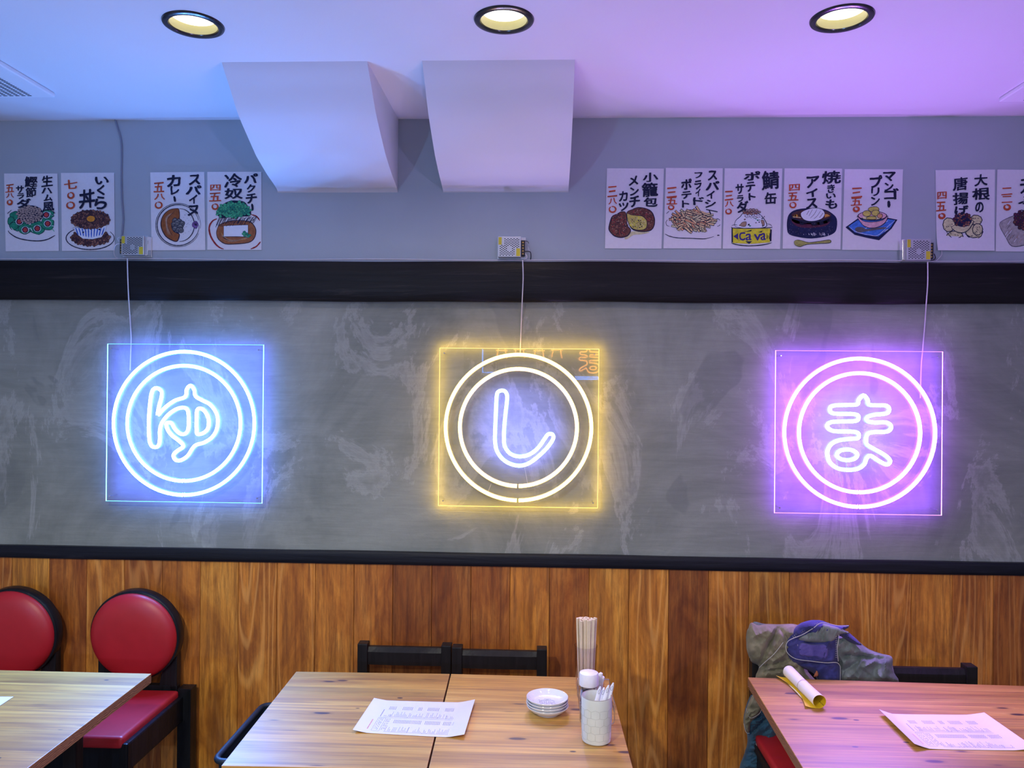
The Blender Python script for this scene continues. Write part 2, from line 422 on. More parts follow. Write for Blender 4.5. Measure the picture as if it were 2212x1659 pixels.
def rough_beam(name, z0, z1, y0, amp, m, seed):
    bm = NB(); n = 260; rows = []
    for i in range(n + 1):
        x = XL + (XR - XL)*i/n
        a = noise.noise(Vector((x*2.3, seed, 0)))*amp; b = noise.noise(Vector((x*2.1, seed + 7, 3)))*amp
        c = noise.noise(Vector((x*5, seed + 3, 1)))*amp*0.6
        rows.append([bm.verts.new(p) for p in ((x, 0, z0 + b), (x, y0 + 0.004 + c, z0 + b), (x, y0 + c, z0 + b + 0.006), (x, y0 + c*.5 - 0.001, (z0*2 + z1)/3), (x, y0 + c*.3, (z0 + z1*2)/3),
                                               (x, y0 + c, z1 + a - 0.006), (x, y0 + 0.004 + c, z1 + a), (x, 0, z1 + a))])
    for A, B in zip(rows, rows[1:]):
        for j in range(7): bm.faces.new((A[j], B[j], B[j+1], A[j+1]))
    return tag(obj(name, bm, m, smooth=True), kind='structure')
rough_beam('trim_1', Z_BB, Z_BT, -0.03, 0.004, M_BEAM, 1.0)
rough_beam('trim_2', Z_TB, Z_TT, -0.025, 0.0025, M_TRIM, 5.0)
# ceiling with round openings for the downlights
cu = bpy.data.curves.new('ceiling', 'CURVE'); cu.dimensions = '2D'; cu.fill_mode = 'BOTH'
def spl(pts):
    s = cu.splines.new('POLY'); s.points.add(len(pts) - 1)
    for p, q in zip(s.points, pts): p.co = (q[0], q[1], 0, 1)
    s.use_cyclic_u = True
spl([(XL, YB - .1), (XR, YB - .1), (XR, 0.1), (XL, 0.1)])
for x, y, p in SPOTS: spl([(x + 0.064*math.cos(2*PI*k/48), y + 0.064*math.sin(2*PI*k/48)) for k in range(48)])
to = bpy.data.objects.new('t', cu); COL.objects.link(to)
bpy.context.view_layer.update()
me = bpy.data.meshes.new_from_object(to.evaluated_get(bpy.context.evaluated_depsgraph_get()))
bpy.data.objects.remove(to)
me.materials.clear(); me.materials.append(M_CEIL); me.transform(Matrix.Translation((0, 0, CEIL)))
co = bpy.data.objects.new('ceiling', me); COL.objects.link(co); tag(co, kind='structure')
M_FLOOR = mat('dark_floor', (0.10, 0.085, 0.075), 0.5, nscale=3)
tag(obj('floor', box(NB(), (XL, YB - .1, -0.05), (XR, 0.1, 0)), M_FLOOR), kind='structure')
tag(obj('wall_front', box(NB(), (XL, YB - 0.1, 0), (XR, YB, CEIL)), M_ROOM), kind='structure')
tag(obj('wall_left', box(NB(), (XL - 0.1, YB - .1, 0), (XL, 0.1, CEIL)), M_ROOM), kind='structure')
tag(obj('wall_right', box(NB(), (XR, YB - .1, 0), (XR + 0.1, 0.1, CEIL)), M_ROOM), kind='structure')

# ---------------------------------------------------------------- boxed-in ducts with a curved front
PROF = [(-0.522, CEIL + 0.0), (-0.50, CEIL - .021), (-0.46, ZC + .952), (-0.42, ZC + .915), (-0.379, ZC + .883), (-0.304, ZC + .842), (-0.25, ZC + .814), (-0.214, ZC + .797), (-0.114, ZC + .765),
        (-0.06, ZC + .752), (-0.022, ZC + .742), (-0.010, ZC + .737), (-0.003, ZC + .731), (0.0, ZC + .728)]
PROF = [(p.x, p.y) for p in smooth_path([Vector((a, b, 0)) for a, b in PROF], k=4)]
for xa, xb, lab in ((PW(600, 404, 0).x, PW(859, 404, 0).x, 'white painted curved duct cover hanging from the ceiling, left of the two'),
                    (PW(957, 410, 0).x, PW(1228, 410, 0).x, 'white painted curved duct cover hanging from the ceiling, right of the two')):
    o = obj('duct_cover', prism(NB(), PROF + [(0.0, CEIL)], 'x', xa, xb), M_DUCT, smooth=True)
    tag(o, lab, 'duct cover', 'curved duct covers under the ceiling')

# ---------------------------------------------------------------- ceiling fittings
M_RINGB = mat('black_gloss_trim', (0.008, 0.007, 0.012), 0.22, spec=0.8, noise_amt=0.0)
M_REFL = mat('cream_reflector', (0.42, 0.38, 0.17), 0.5, noise_amt=0.0)
M_DISC = emis('lamp_diffuser', (1.0, 0.97, 0.84), 3.4)
def downlight():
    r = empty('downlight', (0, 0, CEIL))
    bm = lathe(NB(), [(0.064, 0.012), (0.0635, -0.002), (0.066, -0.006), (0.074, -0.007), (0.081, -0.004), (0.083, 0.0)], (0, 0, 0), 56)
    obj('trim_ring', bm, M_RINGB, r, True, True)
    obj('reflector', lathe(NB(), [(0.0637, -0.001), (0.0625, 0.008), (0.0605, 0.021), (0.060, 0.026)], n=56), M_REFL, r, True, True)
    obj('diffuser', lathe(NB(), [(0.0, 0.023), (0.0606, 0.023), (0.0606, 0.026), (0.0, 0.026)], n=56), M_DISC, r, True, True)
    return r
dl = downlight(); labs = ['recessed round downlight with black rim, left of the three above the wall', 'recessed round downlight with black rim, middle of the three', 'recessed round downlight with black rim, right of the three',
    'recessed round downlight behind the camera, left of the second row', 'recessed round downlight behind the camera, right of the second row'] + ['recessed round downlight by the far wall behind the camera, %s of the three' % w for w in ('middle', 'right', 'left')]
for i, (x, y, p) in enumerate(SPOTS):
    o = dl if i == 0 else copy_tree(dl)
    o.location = (x, y, CEIL); tag(o, labs[i], 'downlight', 'recessed ceiling downlights' if i < 5 else 'downlights by the far wall')
M_GRILLE = mat('white_grille_plastic', (0.80, 0.80, 0.82), 0.4, noise_amt=0.01)
def grille(x0, x1, y0, y1, lab, side):
    r = empty('ceiling_vent', ((x0+x1)/2, (y0+y1)/2, CEIL), lab, 'air conditioner', 'ceiling air conditioner panels')
    bm = box(NB(), (x0, y0, CEIL - 0.016), (x1, y1, CEIL), 0.006, seg=3)
    obj('panel', bm, M_GRILLE, r)
    bm = NB()
    for i in range(22):
        for j in range(44):
            sx = (x1 - 0.072 - i*0.0215) if side < 0 else (x0 + 0.072 + i*0.0215)
            sy = y1 - 0.018 - j*0.0108
            box(bm, (sx - 0.0135 if side < 0 else sx, sy - 0.0052, CEIL - 0.0165), (sx if side < 0 else sx + 0.0135, sy, CEIL - 0.012))
    obj('slots', bm, M_DARK, r)
    return r
ga = PZ(120, 211, CEIL - .016); grille(ga.x - 0.6, ga.x, ga.y - 0.62, ga.y, 'white slotted ceiling air conditioner panel at the left edge', -1)
gb = PZ(2157, 221, CEIL - .016); grille(gb.x, gb.x + 0.6, gb.y - 0.62, gb.y, 'white slotted ceiling air conditioner panel at the right edge', 1)

# ---------------------------------------------------------------- lit signs
def ring(c, r, y, gap=0.045, a0=-PI/2, n=96):
    return [Vector((c.x + r*math.cos(a0 + gap + (2*PI - 2*gap)*i/n), y, c.z + r*math.sin(a0 + gap + (2*PI - 2*gap)*i/n))) for i in range(n + 1)]
YU = [(560,527),(600,550),(602,600),(585,665),(572,742),(600,715),(645,672),(715,625),(785,602),(803,580),(808,535),(838,505),(868,535),(880,588),(935,622),(1000,655),(1050,720),(1065,790),(1050,870),(1010,925),(950,962),(890,980),(858,1012),(820,1070),(765,1105),(722,1102),(705,1065),(735,1030),(780,1000),(778,975),(740,942),(690,905),(655,860),(643,815),(665,803),(690,812),(712,850),(755,890),(795,893),(822,860),(826,780),(818,705),(785,683),(725,695),(660,740),(612,800),(592,860),(592,940),(582,990),(550,1003),(520,985),(505,930),(500,800),(508,660),(525,555)]
YU2 = [(895,700),(930,690),(968,725),(990,785),(982,850),(945,885),(900,893),(891,860),(890,780)]
SHI = [(655,590),(650,700),(645,850),(645,960),(665,1040),(720,1105),(790,1138),(860,1143),(930,1115),(1010,1050),(1070,985),(1106,925),(1098,893),(1066,893),(1040,925),(1000,985),(950,1035),(890,1065),(820,1070),(760,1045),(722,990),(715,920),(720,800),(735,650),(737,590),(722,558),(696,550),(668,560)]
MA = [(878,553),(908,585),(920,625),(990,630),(1055,633),(1075,660),(1055,693),(960,705),(907,725),(907,752),(960,765),(1060,765),(1092,800),(1060,835),(960,840),(908,860),(903,930),(950,965),(1040,1015),(1085,1060),(1062,1093),(1000,1065),(935,1025),(905,1045),(888,1090),(838,1128),(760,1138),(680,1125),(620,1075),(603,1000),(630,940),(690,908),(780,895),(838,888),(838,850),(790,838),(650,835),(600,800),(625,768),(700,760),(815,755),(840,732),(815,702),(650,698),(620,665),(645,637),(740,630),(828,625),(842,588)]
MA2 = [(755 + 78*math.cos(2*PI*k/14), 1020 + 42*math.sin(2*PI*k/14)) for k in range(14)]
SIGNS = [   # name, ring centre and radius in the enlarged view, letter loops, then light given off: ring side, ring back, letter side, letter back, cut edge
 ('blue', (787, 808, 575), [YU, YU2], (0.06, 1.6, 2.6), (1.5, 3, 11), (0.25, 1.8, 2.6), (1.5, 3, 11), (0.05, 0.72, 1.0), (2, 10, 22), 'square clear acrylic sign with blue neon rings and white-blue looped letter, above the red chairs'),
 ('yellow', (828, 842, 578), [SHI], (1.7, 0.95, 0.10), (2.4, 1.5, 0.1), (0.25, 1.3, 2.2), (2, 2, 7), (1.0, 0.62, 0.03), (30, 16, 0.2), 'square clear acrylic sign with yellow neon rings and hooked letter, middle of the three'),
 ('purple', (848, 846, 580), [MA, MA2], (1.8, 0.42, 1.9), (4, 1.1, 9), (0.25, 1.5, 2.4), (1.5, 2, 9), (1.0, 0.26, 1.0), (14, 3.5, 18), 'square clear acrylic sign with pink-purple neon rings, above the jacket'),
]
QUADS = [[(232,742),(570,745),(566,1088),(229,1082)], [(949,752),(1294,753),(1292,1098),(947,1093)], [(1676,757),(2038,759),(2033,1114),(1672,1108)]]
SO = -0.012      # how much further the signs stand off the wall
for si, (nm, (cx, cy, rr), loops, cring, cback, clet, clback, cedge, cedges, lab) in enumerate(SIGNS):
    c = SIGNC[si].copy()
    q = [PW(*p, -0.044) for p in QUADS[si]]
    x0, x1 = (q[0].x + q[3].x)/2, (q[1].x + q[2].x)/2; z1, z0 = (q[0].z + q[1].z)/2, (q[2].z + q[3].z)/2
    c = Vector(((x0 + x1)/2, 0, (z0 + z1)/2))
    # ring centre measured on the sign itself
    zp = {0: (190 + cx*.26515, 700 + cy*.26515), 1: (900 + cx*.26522, 700 + cy*.26522), 2: (1620 + cx*.27728, 700 + cy*.27728)}[si]
    c2 = PW(zp[0], zp[1], -0.052)
    r = empty('neon_sign', (c.x, 0, c.z), lab, 'neon sign', 'acrylic neon signs on the mortar wall')
    side = emis(nm + '_tube_side', cring, 1.0); face = emis(nm + '_tube_core', tuple(max(v, 1.3) for v in ((8, 26, 70), (32, 18, 1.7), (34, 9, 70))[si]), 1.0); rear = emis(nm + '_tube_rear', cback, 1.0)
    lside = emis(nm + '_letter_side', clet, 1.0); lface = emis(nm + '_letter_core', (13.0, 28.0, 60), 1.0); lrear = emis(nm + '_letter_rear', clback, 1.0)
    edgef = emis(nm + '_lit_edge', cedge, 1.15); edges = emis(nm + '_lit_edge_side', cedges, 1.0)
    # panel, chamfered; its cut edges glow
    bm = NB(); b, d = 0.0016, 0.005; ya, yb_ = -0.035 + SO, -0.030 + SO
    def rect(i, y): return [bm.verts.new(p) for p in ((x0+i, y, z0+i), (x1-i, y, z0+i), (x1-i, y, z1-i), (x0+i, y, z1-i))]
    A, B, C, D = rect(b, ya), rect(0, ya + b), rect(0, yb_ - b*.2), rect(b, yb_)
    bm.faces.new(A).material_index = 0; bm.faces.new(D[::-1]).material_index = 0
    for P, Q, mi in ((A, B, 1), (B, C, 2), (C, D, 1)):
        for i in range(4): bm.faces.new((P[i], P[(i+1) % 4], Q[(i+1) % 4], Q[i])).material_index = mi
    obj('acrylic_panel', bm, [M_ACRYL, edgef, edges], r)
    ty = -0.043 + SO; tr = 0.0074
    fr = ((0, -1, 0), 0.50, 1)
    R1, R2 = 0.2675, 0.2150
    for nme, R in (('outer_ring_tube', R1), ('inner_ring_tube', R2)):
        pts = ring(Vector((c2.x, 0, c2.z)), R, ty, 0.010*R1/R + 0.004)
        obj(nme, tube(NB(), pts, tr, 14, False, 0, fr, ref=None), [side, face, rear], r, True)
    bm = NB()
    for L in loops:
        pts = [Vector((c2.x + (px - cx)/rr*R1, ty, c2.z - (py - cy)/rr*R1)) for px, py in L]
        tube(bm, smooth_path(pts, True, 4), tr, 14, True, 0, fr)
    obj('letter_tube', bm, [lside, lface, lrear], r, True)
    for bx, bz in ((x0 + .018, z0 + .02), (x1 - .018, z0 + .02), (x0 + .018, z1 - .02), (x1 - .018, z1 - .02)):
        M = Matrix.Rotation(PI/2, 3, 'X')
        obj('mounting_bolt', lathe(NB(), [(0, 0.0505), (0.0022, 0.0505), (0.003, 0.048), (0.003, 0.0472), (0.0018, 0.047), (0.0018, -0.002), (0, -0.002)], (bx, 0, bz), 14, M=M), M_CHROME, r, True)
    if si == 0: wires = [[(935, 270), (930, 340)], [(912, 380), (905, 440)], [(410, 1010), (440, 988), (490, 978)], [(845, 800), (880, 800)]]
    elif si == 1: wires = [[(880, 1150), (905, 1285)], [(615, 1295), (590, 1360)]]
    else: wires = [[(700, 1155), (725, 1275)], [(1110, 1100), (1180, 1145)], [(678, 1060), (690, 1110)], [(757, 1070), (757, 1125)]]
    for wpts in wires:
        bm = tube(NB(), [Vector((c2.x + (a - cx)/rr*R1, -0.0366 + SO, c2.z - (b_ - cy)/rr*R1)) for a, b_ in wpts], 0.0008, 6)
        obj('link_wire', bm, M_CABLE, r)

# tubes on the far wall behind the camera, seen only as reflections
fs = empty('neon_sign', (0.3, YB, 1.92), 'orange and blue neon letters on the black board on the far wall', 'neon sign')
M_OR = emis('orange_tube', (12.0, 4.5, 0.5), 1.0); M_BL = emis('blue_tube', (0.2, 4.0, 16.0), 1.0)
for L in (MA, MA2):
    bm = NB(); tube(bm, smooth_path([Vector((0.52 - (px - 848)/580*0.27, YB + 0.06, 1.93 - (py - 846)/580*0.27)) for px, py in L], True, 3), 0.006, 8, True); obj('letter_tube', bm, M_OR, fs, True)
for k, (ox, oz) in enumerate(((0.12, 2.02), (-0.08, 2.01), (-0.30, 2.02), (-0.50, 2.01))):
    for P, Q in (((ox, oz + .07), (ox - .02, oz - .05)), ((ox + .07, oz + .07), (ox + .09, oz - .06)), ((ox - .03, oz + .03), (ox + .10, oz + .03))):
        obj('stroke_tube', tube(NB(), [(P[0], YB + .06, P[1]), (Q[0], YB + .06, Q[1])], 0.005, 8), M_OR, fs, True)
for dz in (0, 0.022): obj('underline_tube', tube(NB(), [(0.36, YB + .06, 1.725 + dz), (1.3, YB + .06, 1.725 + dz)], 0.006, 8), M_BL, fs, True)
bm = NB(); tube(bm, [(-0.68, YB + .06, 2.05), (-0.68, YB + .06, 1.79), (-0.53, YB + .06, 1.79)], 0.006, 8)
obj('corner_tube', bm, M_BL, fs, True)
obj('back_board', box(NB(), (-0.9, YB, 1.62), (1.5, YB + 0.02, 2.22), 0.003), mat('black_sign_board', (0.01, 0.01, 0.012), 0.4), fs)

# ---------------------------------------------------------------- power supplies
def psu(px0, py0, px1, py1, side, lab):
    """perforated face between two photo points on the plane of its front"""
    Y1 = -0.040
    a, b = PW(px0, py0, Y1), PW(px1, py1, Y1)
    x0, x1, z1, z0 = a.x, b.x, a.z, b.z
    r = empty('power_supply', ((x0+x1)/2, 0, z0), lab, 'power supply', 'perforated metal power supplies above the beam')
    xa, xb = (x0 - 0.014, x1) if side < 0 else (x0, x1 + 0.014)
    xe0, xe1 = (x0, x1)
    bm = box(NB(), (x0, Y1, z0), (x1, -0.006, z1), 0.0012)
    obj('housing', bm, M_STEEL, r)
    obj('base_plate', box(NB(), (x0 - (.004 if side < 0 else .014), -0.006, z0 - 0.003), (x1 + (.017 if side < 0 else .014), -0.001, z1 + 0.003), 0.001), M_STEEL, r)
    # vent holes
    bm = NB(); nx, nz = 13, 8; w, h = x1 - x0, z1 - z0
    for i in range(nx):
        for j in range(nz):
            hx = x0 + w*(0.10 + 0.80*i/(nx-1)); hz = z0 + h*(0.09 + 0.80*(j + (i % 2)*0.5)/(nz - 0.5))
            u, v = (hx - x0)/w, (hz - z0)/h
            if (u < 0.24 and v > 0.58) or (u > 0.76 and v < 0.44) or (abs(u - .5) < .08 and abs(v - .42) < .12): continue
            vs = [bm.verts.new((hx + 0.0021*math.cos(2*PI*k/10), Y1 - 0.0003, hz + 0.0021*math.sin(2*PI*k/10))) for k in range(10)]
            bm.faces.new(vs)
    obj('vent_holes', bm, M_DARK, r)
    obj('warning_sticker', box(NB(), (x0 + 0.02*w, Y1 - 0.0005, z0 + .60*h), (x0 + .16*w, Y1, z0 + .97*h)), M_YEL, r)
    obj('warning_sticker', box(NB(), (x0 + .80*w, Y1 - 0.0005, z0 + .04*h), (x0 + .97*w, Y1, z0 + .42*h)), M_YEL, r)
    # terminal strip with screws, on the side away from the bright end plate
    tx0, tx1 = (x0 - 0.012, x0) if side > 0 else (x1, x1 + 0.015)
    obj('terminal_strip', box(NB(), (tx0, -0.028, z0 + .10*h), (tx1, -0.006, z0 + .85*h), 0.001), mat('black_terminal', (0.01, 0.01, 0.012), 0.5), r)
    bm = NB()
    for k in range(5):
        lathe(bm, [(0, 0.0015), (0.0028, 0.0015), (0.0028, 0)], ((tx0+tx1)/2, -0.028, z0 + h*(0.18 + 0.14*k)), 10, M=Matrix.Rotation(PI/2, 3, 'X'))
    obj('terminal_screws', bm, M_GOLD, r, True)
    return r, x0, x1, z0, z1
p1 = psu(262, 509, 310, 551, 1, 'perforated metal power supply with bright right end, between the striped-bowl and curry posters')
p2 = psu(1076, 511, 1125, 555, -1, 'perforated metal power supply with gold screws, above the yellow sign')
p3 = psu(1959, 516, 2011, 562, -1, 'perforated metal power supply right of the blue-mat poster')
M_MIRR = mat('polished_steel_end', (0.92, 0.90, 0.88), 0.10, 1.0, noise_amt=0.0)
obj('end_plate', box(NB(), (p1[2], -0.034, p1[3]), (p1[2] + .013, -0.006, p1[4]), 0.003), M_MIRR, p1[0])
obj('end_plate', box(NB(), (p3[1] - .013, -0.034, p3[3]), (p3[1], -0.006, p3[4]), 0.003), M_MIRR, p3[0])
# loose lead wires at each supply
def wires(rt, pts_list, m, nme='lead_wire'):
    for pts, rad in pts_list:
        obj(nme, tube(NB(), smooth_path([PW(a, b, y) for a, b, y in pts], False, 6), rad, 6), m, rt, True)
wires(p1[0], [([(262, 512, -.02), (254, 515, -.03), (258, 523, -.022)], .0012), ([(262, 526, -.02), (250, 529, -.03), (246, 545, -.02), (252, 557, -.012), (268, 560, -.012), (300, 559, -.012)], .0016)], M_CABLE)
wires(p2[0], [([(1133, 520, -.02), (1140, 522, -.02), (1142, 526, -.02)], .0012), ([(1134, 543, -.025), (1145, 544, -.03), (1147, 554, -.02), (1146, 562, -.012)], .0018)], M_BCABLE)
wires(p2[0], [([(1135, 548, -.025), (1138, 556, -.03), (1130, 562, -.02), (1112, 563, -.012)], .0018), ([(1140, 532, -.02), (1144, 545, -.02), (1143, 560, -.012)], .0010)], M_CABLE)
wires(p3[0], [([(2018, 548, -.025), (2020, 558, -.02), (2010, 563, -.02), (1975, 564, -.012), (1952, 562, -.012)], .0018)], M_BCABLE)
wires(p3[0], [([(2034, 542, -.006), (2033, 552, -.008), (2018, 565, -.012), (1990, 565, -.012), (1978, 566, -.012)], .0014)], M_CABLE)

def cable(nme, pts, rad, m, lab, cat='cable', group=None, k=8):
    o = obj(nme, tube(NB(), smooth_path([PW(a, b, y) for a, b, y in pts], False, k), rad, 8), m, None, True)
    return tag(o, lab, cat, group)
cable('power_cable', [(275, 558, -.036), (276, 600, -.034), (278, 645, -.034), (281, 690, -.012), (283, 725, -.01), (283, 745, -.012), (281, 800, -.022)], .0022, M_CABLE, 'thin white cable hanging down to the blue sign', 'cable', 'white cables feeding the signs')
cable('power_cable', [(1129, 562, -.036), (1130, 600, -.034), (1128, 650, -.034), (1126, 700, -.012), (1124, 752, -.012), (1124, 766, -.022)], .0022, M_CABLE, 'thin white cable hanging down to the yellow sign', 'cable', 'white cables feeding the signs')
cable('power_cable', [(2004, 566, -.036), (2004, 610, -.034), (2001, 655, -.034), (1998, 700, -.012), (1993, 757, -.012), (1990, 790, -.014), (1988, 860, -.022)], .0022, M_CABLE, 'thin white cable hanging down to the pink-purple sign', 'cable', 'white cables feeding the signs')
cable('wall_cable', [(238, 240, -.004), (243, 244, -.006), (252, 270, -.005), (262, 310, -.005), (262, 380, -.005), (263, 430, -.005), (266, 470, -.005), (264, 500, -.005), (262, 512, -.005)], .0030, M_GCABLE, 'grey cable running down the wall from the ceiling to the left power supply')
zt = Z_BT + 0.0045
pts = []
for i in range(60):
    x = -2.6 + 5.4*i/59
    pts.append((x, -0.018 + 0.004*math.sin(x*4), zt + 0.003 + 0.0018*math.sin(x*7.3)))
tag(obj('beam_cable', tube(NB(), smooth_path(pts, False, 3), 0.0022, 6), M_CABLE, None, True), 'thin pale cable lying along the top of the dark beam', 'cable')
# ---------------------------------------------------------------- painted menu posters
INKS = {'paper': (0.78, 0.77, 0.80), 'ink': (0.012, 0.016, 0.045), 'red': (0.52, 0.085, 0.035), 'green': (0.02, 0.26, 0.15), 'lgreen': (0.06, 0.42, 0.20), 'crim': (0.50, 0.05, 0.06),
 'bean': (0.42, 0.31, 0.27), 'brown': (0.16, 0.062, 0.045), 'dbrown': (0.075, 0.03, 0.03), 'lbrown': (0.30, 0.13, 0.085), 'yolk': (0.72, 0.28, 0.03), 'blue': (0.035, 0.12, 0.55), 'white': (0.80, 0.84, 0.90),
 'curry': (0.30, 0.095, 0.03), 'grey': (0.12, 0.12, 0.13), 'purple': (0.18, 0.09, 0.28), 'soup': (0.33, 0.12, 0.05), 'dred': (0.30, 0.03, 0.03), 'cream': (0.66, 0.62, 0.34), 'fry': (0.74, 0.56, 0.28), 'forange': (0.72, 0.38, 0.18),
 'yel': (0.70, 0.66, 0.04), 'navy': (0.012, 0.018, 0.07), 'indigo': (0.05, 0.035, 0.22), 'wine': (0.09, 0.02, 0.05), 'pink': (0.72, 0.42, 0.48), 'olive': (0.36, 0.36, 0.10), 'tan': (0.38, 0.25, 0.17), 'orange': (0.65, 0.30, 0.06), 'sky': (0.06, 0.20, 0.62), 'mango': (0.62, 0.55, 0.12), 'stone': (0.40, 0.38, 0.36)}
INKM = {k: mat('ink_' + k, v, 0.65, spec=0.2, noise_amt=(0.02 if k in ('paper', 'white', 'ink') else 0.22), nscale=90) for k, v in INKS.items()}
IK = list(INKS)
_fc = bpy.data.curves.new('glyph', 'FONT'); _fo = bpy.data.objects.new('glyph', _fc); COL.objects.link(_fo)
_gc = {}
def glyph_mesh(ch, bold):
    key = (ch, bold)
    if key not in _gc:
        _fc.body = ch; _fc.offset = bold; _fc.resolution_u = 3
        bpy.context.view_layer.update()
        me = bpy.data.meshes.new_from_object(_fo.evaluated_get(bpy.context.evaluated_depsgraph_get()))
        vs = [(v.co.x, v.co.y) for v in me.vertices]; fs = [tuple(p.vertices) for p in me.polygons]
        bpy.data.meshes.remove(me)
        x0, x1 = min(v[0] for v in vs), max(v[0] for v in vs); y0, y1 = min(v[1] for v in vs), max(v[1] for v in vs)
        _gc[key] = ([((x - x0)/(x1 - x0), (y - y0)/(y1 - y0)) for x, y in vs], fs)
    return _gc[key]
class Draw:
    """marks on a sheet, given in the coordinates of one enlarged view of the photo"""
    def __init__(s, ox, oy, sc, y=-0.003):
        s.o = (ox, oy, sc); s.y = y; s.bm = NB(); s.k = 0
    def P(s, x, y, lay):
        return PW(s.o[0] + x*s.o[2], s.o[1] + y*s.o[2], s.y - 0.00025*(lay + 1) - s.k*1.2e-6)
    def face(s, pts, col, lay):
        s.k += 1
        vs = [s.bm.verts.new(s.P(x, y, lay)) for x, y in pts]
        try: s.bm.faces.new(vs).material_index = IK.index(col)
        except ValueError: pass
    def poly(s, pts, col, lay=1, line=None, lw=10, lcol='ink', sm=True):
        if sm: pts = [(p.x, p.y) for p in smooth_path([Vector((a, b, 0)) for a, b in pts], True, 3)]
        tris = delaunay_2d_cdt([Vector(p) for p in pts], [], [list(range(len(pts)))], 1, 1e-5)
        vs = [s.bm.verts.new(s.P(p.x, p.y, lay)) for p in tris[0]]; s.k += 1
        for f in tris[2]:
            try: s.bm.faces.new([vs[i] for i in f]).material_index = IK.index(col)
            except ValueError: pass
        if line: s.line(pts + [pts[0]], lw, lcol, lay + 1, False)
    def ell(s, cx, cy, rx, ry, col, lay=1, line=False, lw=8, n=18, wob=0.0, lcol='ink'):
        pts = [(cx + rx*math.cos(2*PI*k/n)*(1 + random.uniform(-wob, wob)), cy + ry*math.sin(2*PI*k/n)*(1 + random.uniform(-wob, wob))) for k in range(n)]
        if line: s.face([(cx + (x - cx)*(1 + lw/rx), cy + (y - cy)*(1 + lw/ry)) for x, y in pts], lcol, lay)
        s.face(pts, col, lay)
    def line(s, pts, w, col='ink', lay=3, sm=True, taper=True):
        if sm and len(pts) > 2: pts = [(p.x, p.y) for p in smooth_path([Vector((a, b, 0)) for a, b in pts], False, 5)]
        V = [Vector(p) for p in pts]; N = len(V); s.k += 1; prev = None
        for i, p in enumerate(V):
            t = V[min(i+1, N-1)] - V[max(i-1, 0)]
            if t.length < 1e-6: continue
            t.normalize(); nn = Vector((-t.y, t.x))
            ww = w/2*(0.45 + 0.55*min(1, 4*min(i, N-1-i)/(N-1))) if taper and N > 2 else w/2
            ww *= 1 + 0.12*math.sin(i*1.7 + p.x)
            a, b = p + nn*ww, p - nn*ww
            cur = (s.bm.verts.new(s.P(a.x, a.y, lay)), s.bm.verts.new(s.P(b.x, b.y, lay)))
            if prev:
                try: s.bm.faces.new((prev[0], prev[1], cur[1], cur[0])).material_index = IK.index(col)
                except ValueError: pass
            prev = cur
    def glyph(s, ch, b, col='ink', lay=5, bold=0.035, slant=-0.05):
        vs, fs = glyph_mesh(ch, 0.0); x0, y0, x1, y1 = b
        sd = random.random()*50
        if '\u3041' <= ch <= '\u30ff' and bold > 0.03: bold = 0.055
        for ox, oy in ((0, 0), (1, .5), (-1, -.5), (-.5, .9), (.5, -.9)): s._glyph(vs, fs, x0 + ox*bold*(x1-x0)*.8, y0 + oy*bold*(y1-y0)*.8, x1 + ox*bold*(x1-x0)*.8, y1 + oy*bold*(y1-y0)*.8, sd, slant, lay, col)
    def _glyph(s, vs, fs, x0, y0, x1, y1, sd, slant, lay, col):
        s.k += 1; out = []
        for u, v in vs:
            du = noise.noise(Vector((u*2.2, v*2.2, sd)))*0.07; dv = noise.noise(Vector((u*2.2, v*2.2, sd + 9)))*0.07
            x = x0 + (u + du)*(x1 - x0); y = y1 - (v + dv + (u - .5)*-slant*1.6)*(y1 - y0)
            out.append(s.bm.verts.new(s.P(x, y, lay)))
        for f in fs:
            try: s.bm.faces.new([out[i] for i in f]).material_index = IK.index(col)
            except ValueError: pass
    def take(s, name, parent):
        o = obj(name, s.bm, [INKM[k] for k in IK], parent); s.bm = NB(); return o
def maru(d, b, col='red', w=26):
    x0, y0, x1, y1 = b; cx, cy = (x0+x1)/2, (y0+y1)/2; rx, ry = (x1-x0)/2 - w/2, (y1-y0)/2 - w/2
    d.line([(cx + rx*math.cos(-1.9 + 6.1*k/16), cy + ry*math.sin(-1.9 + 6.1*k/16)) for k in range(17)], w, col, 5)
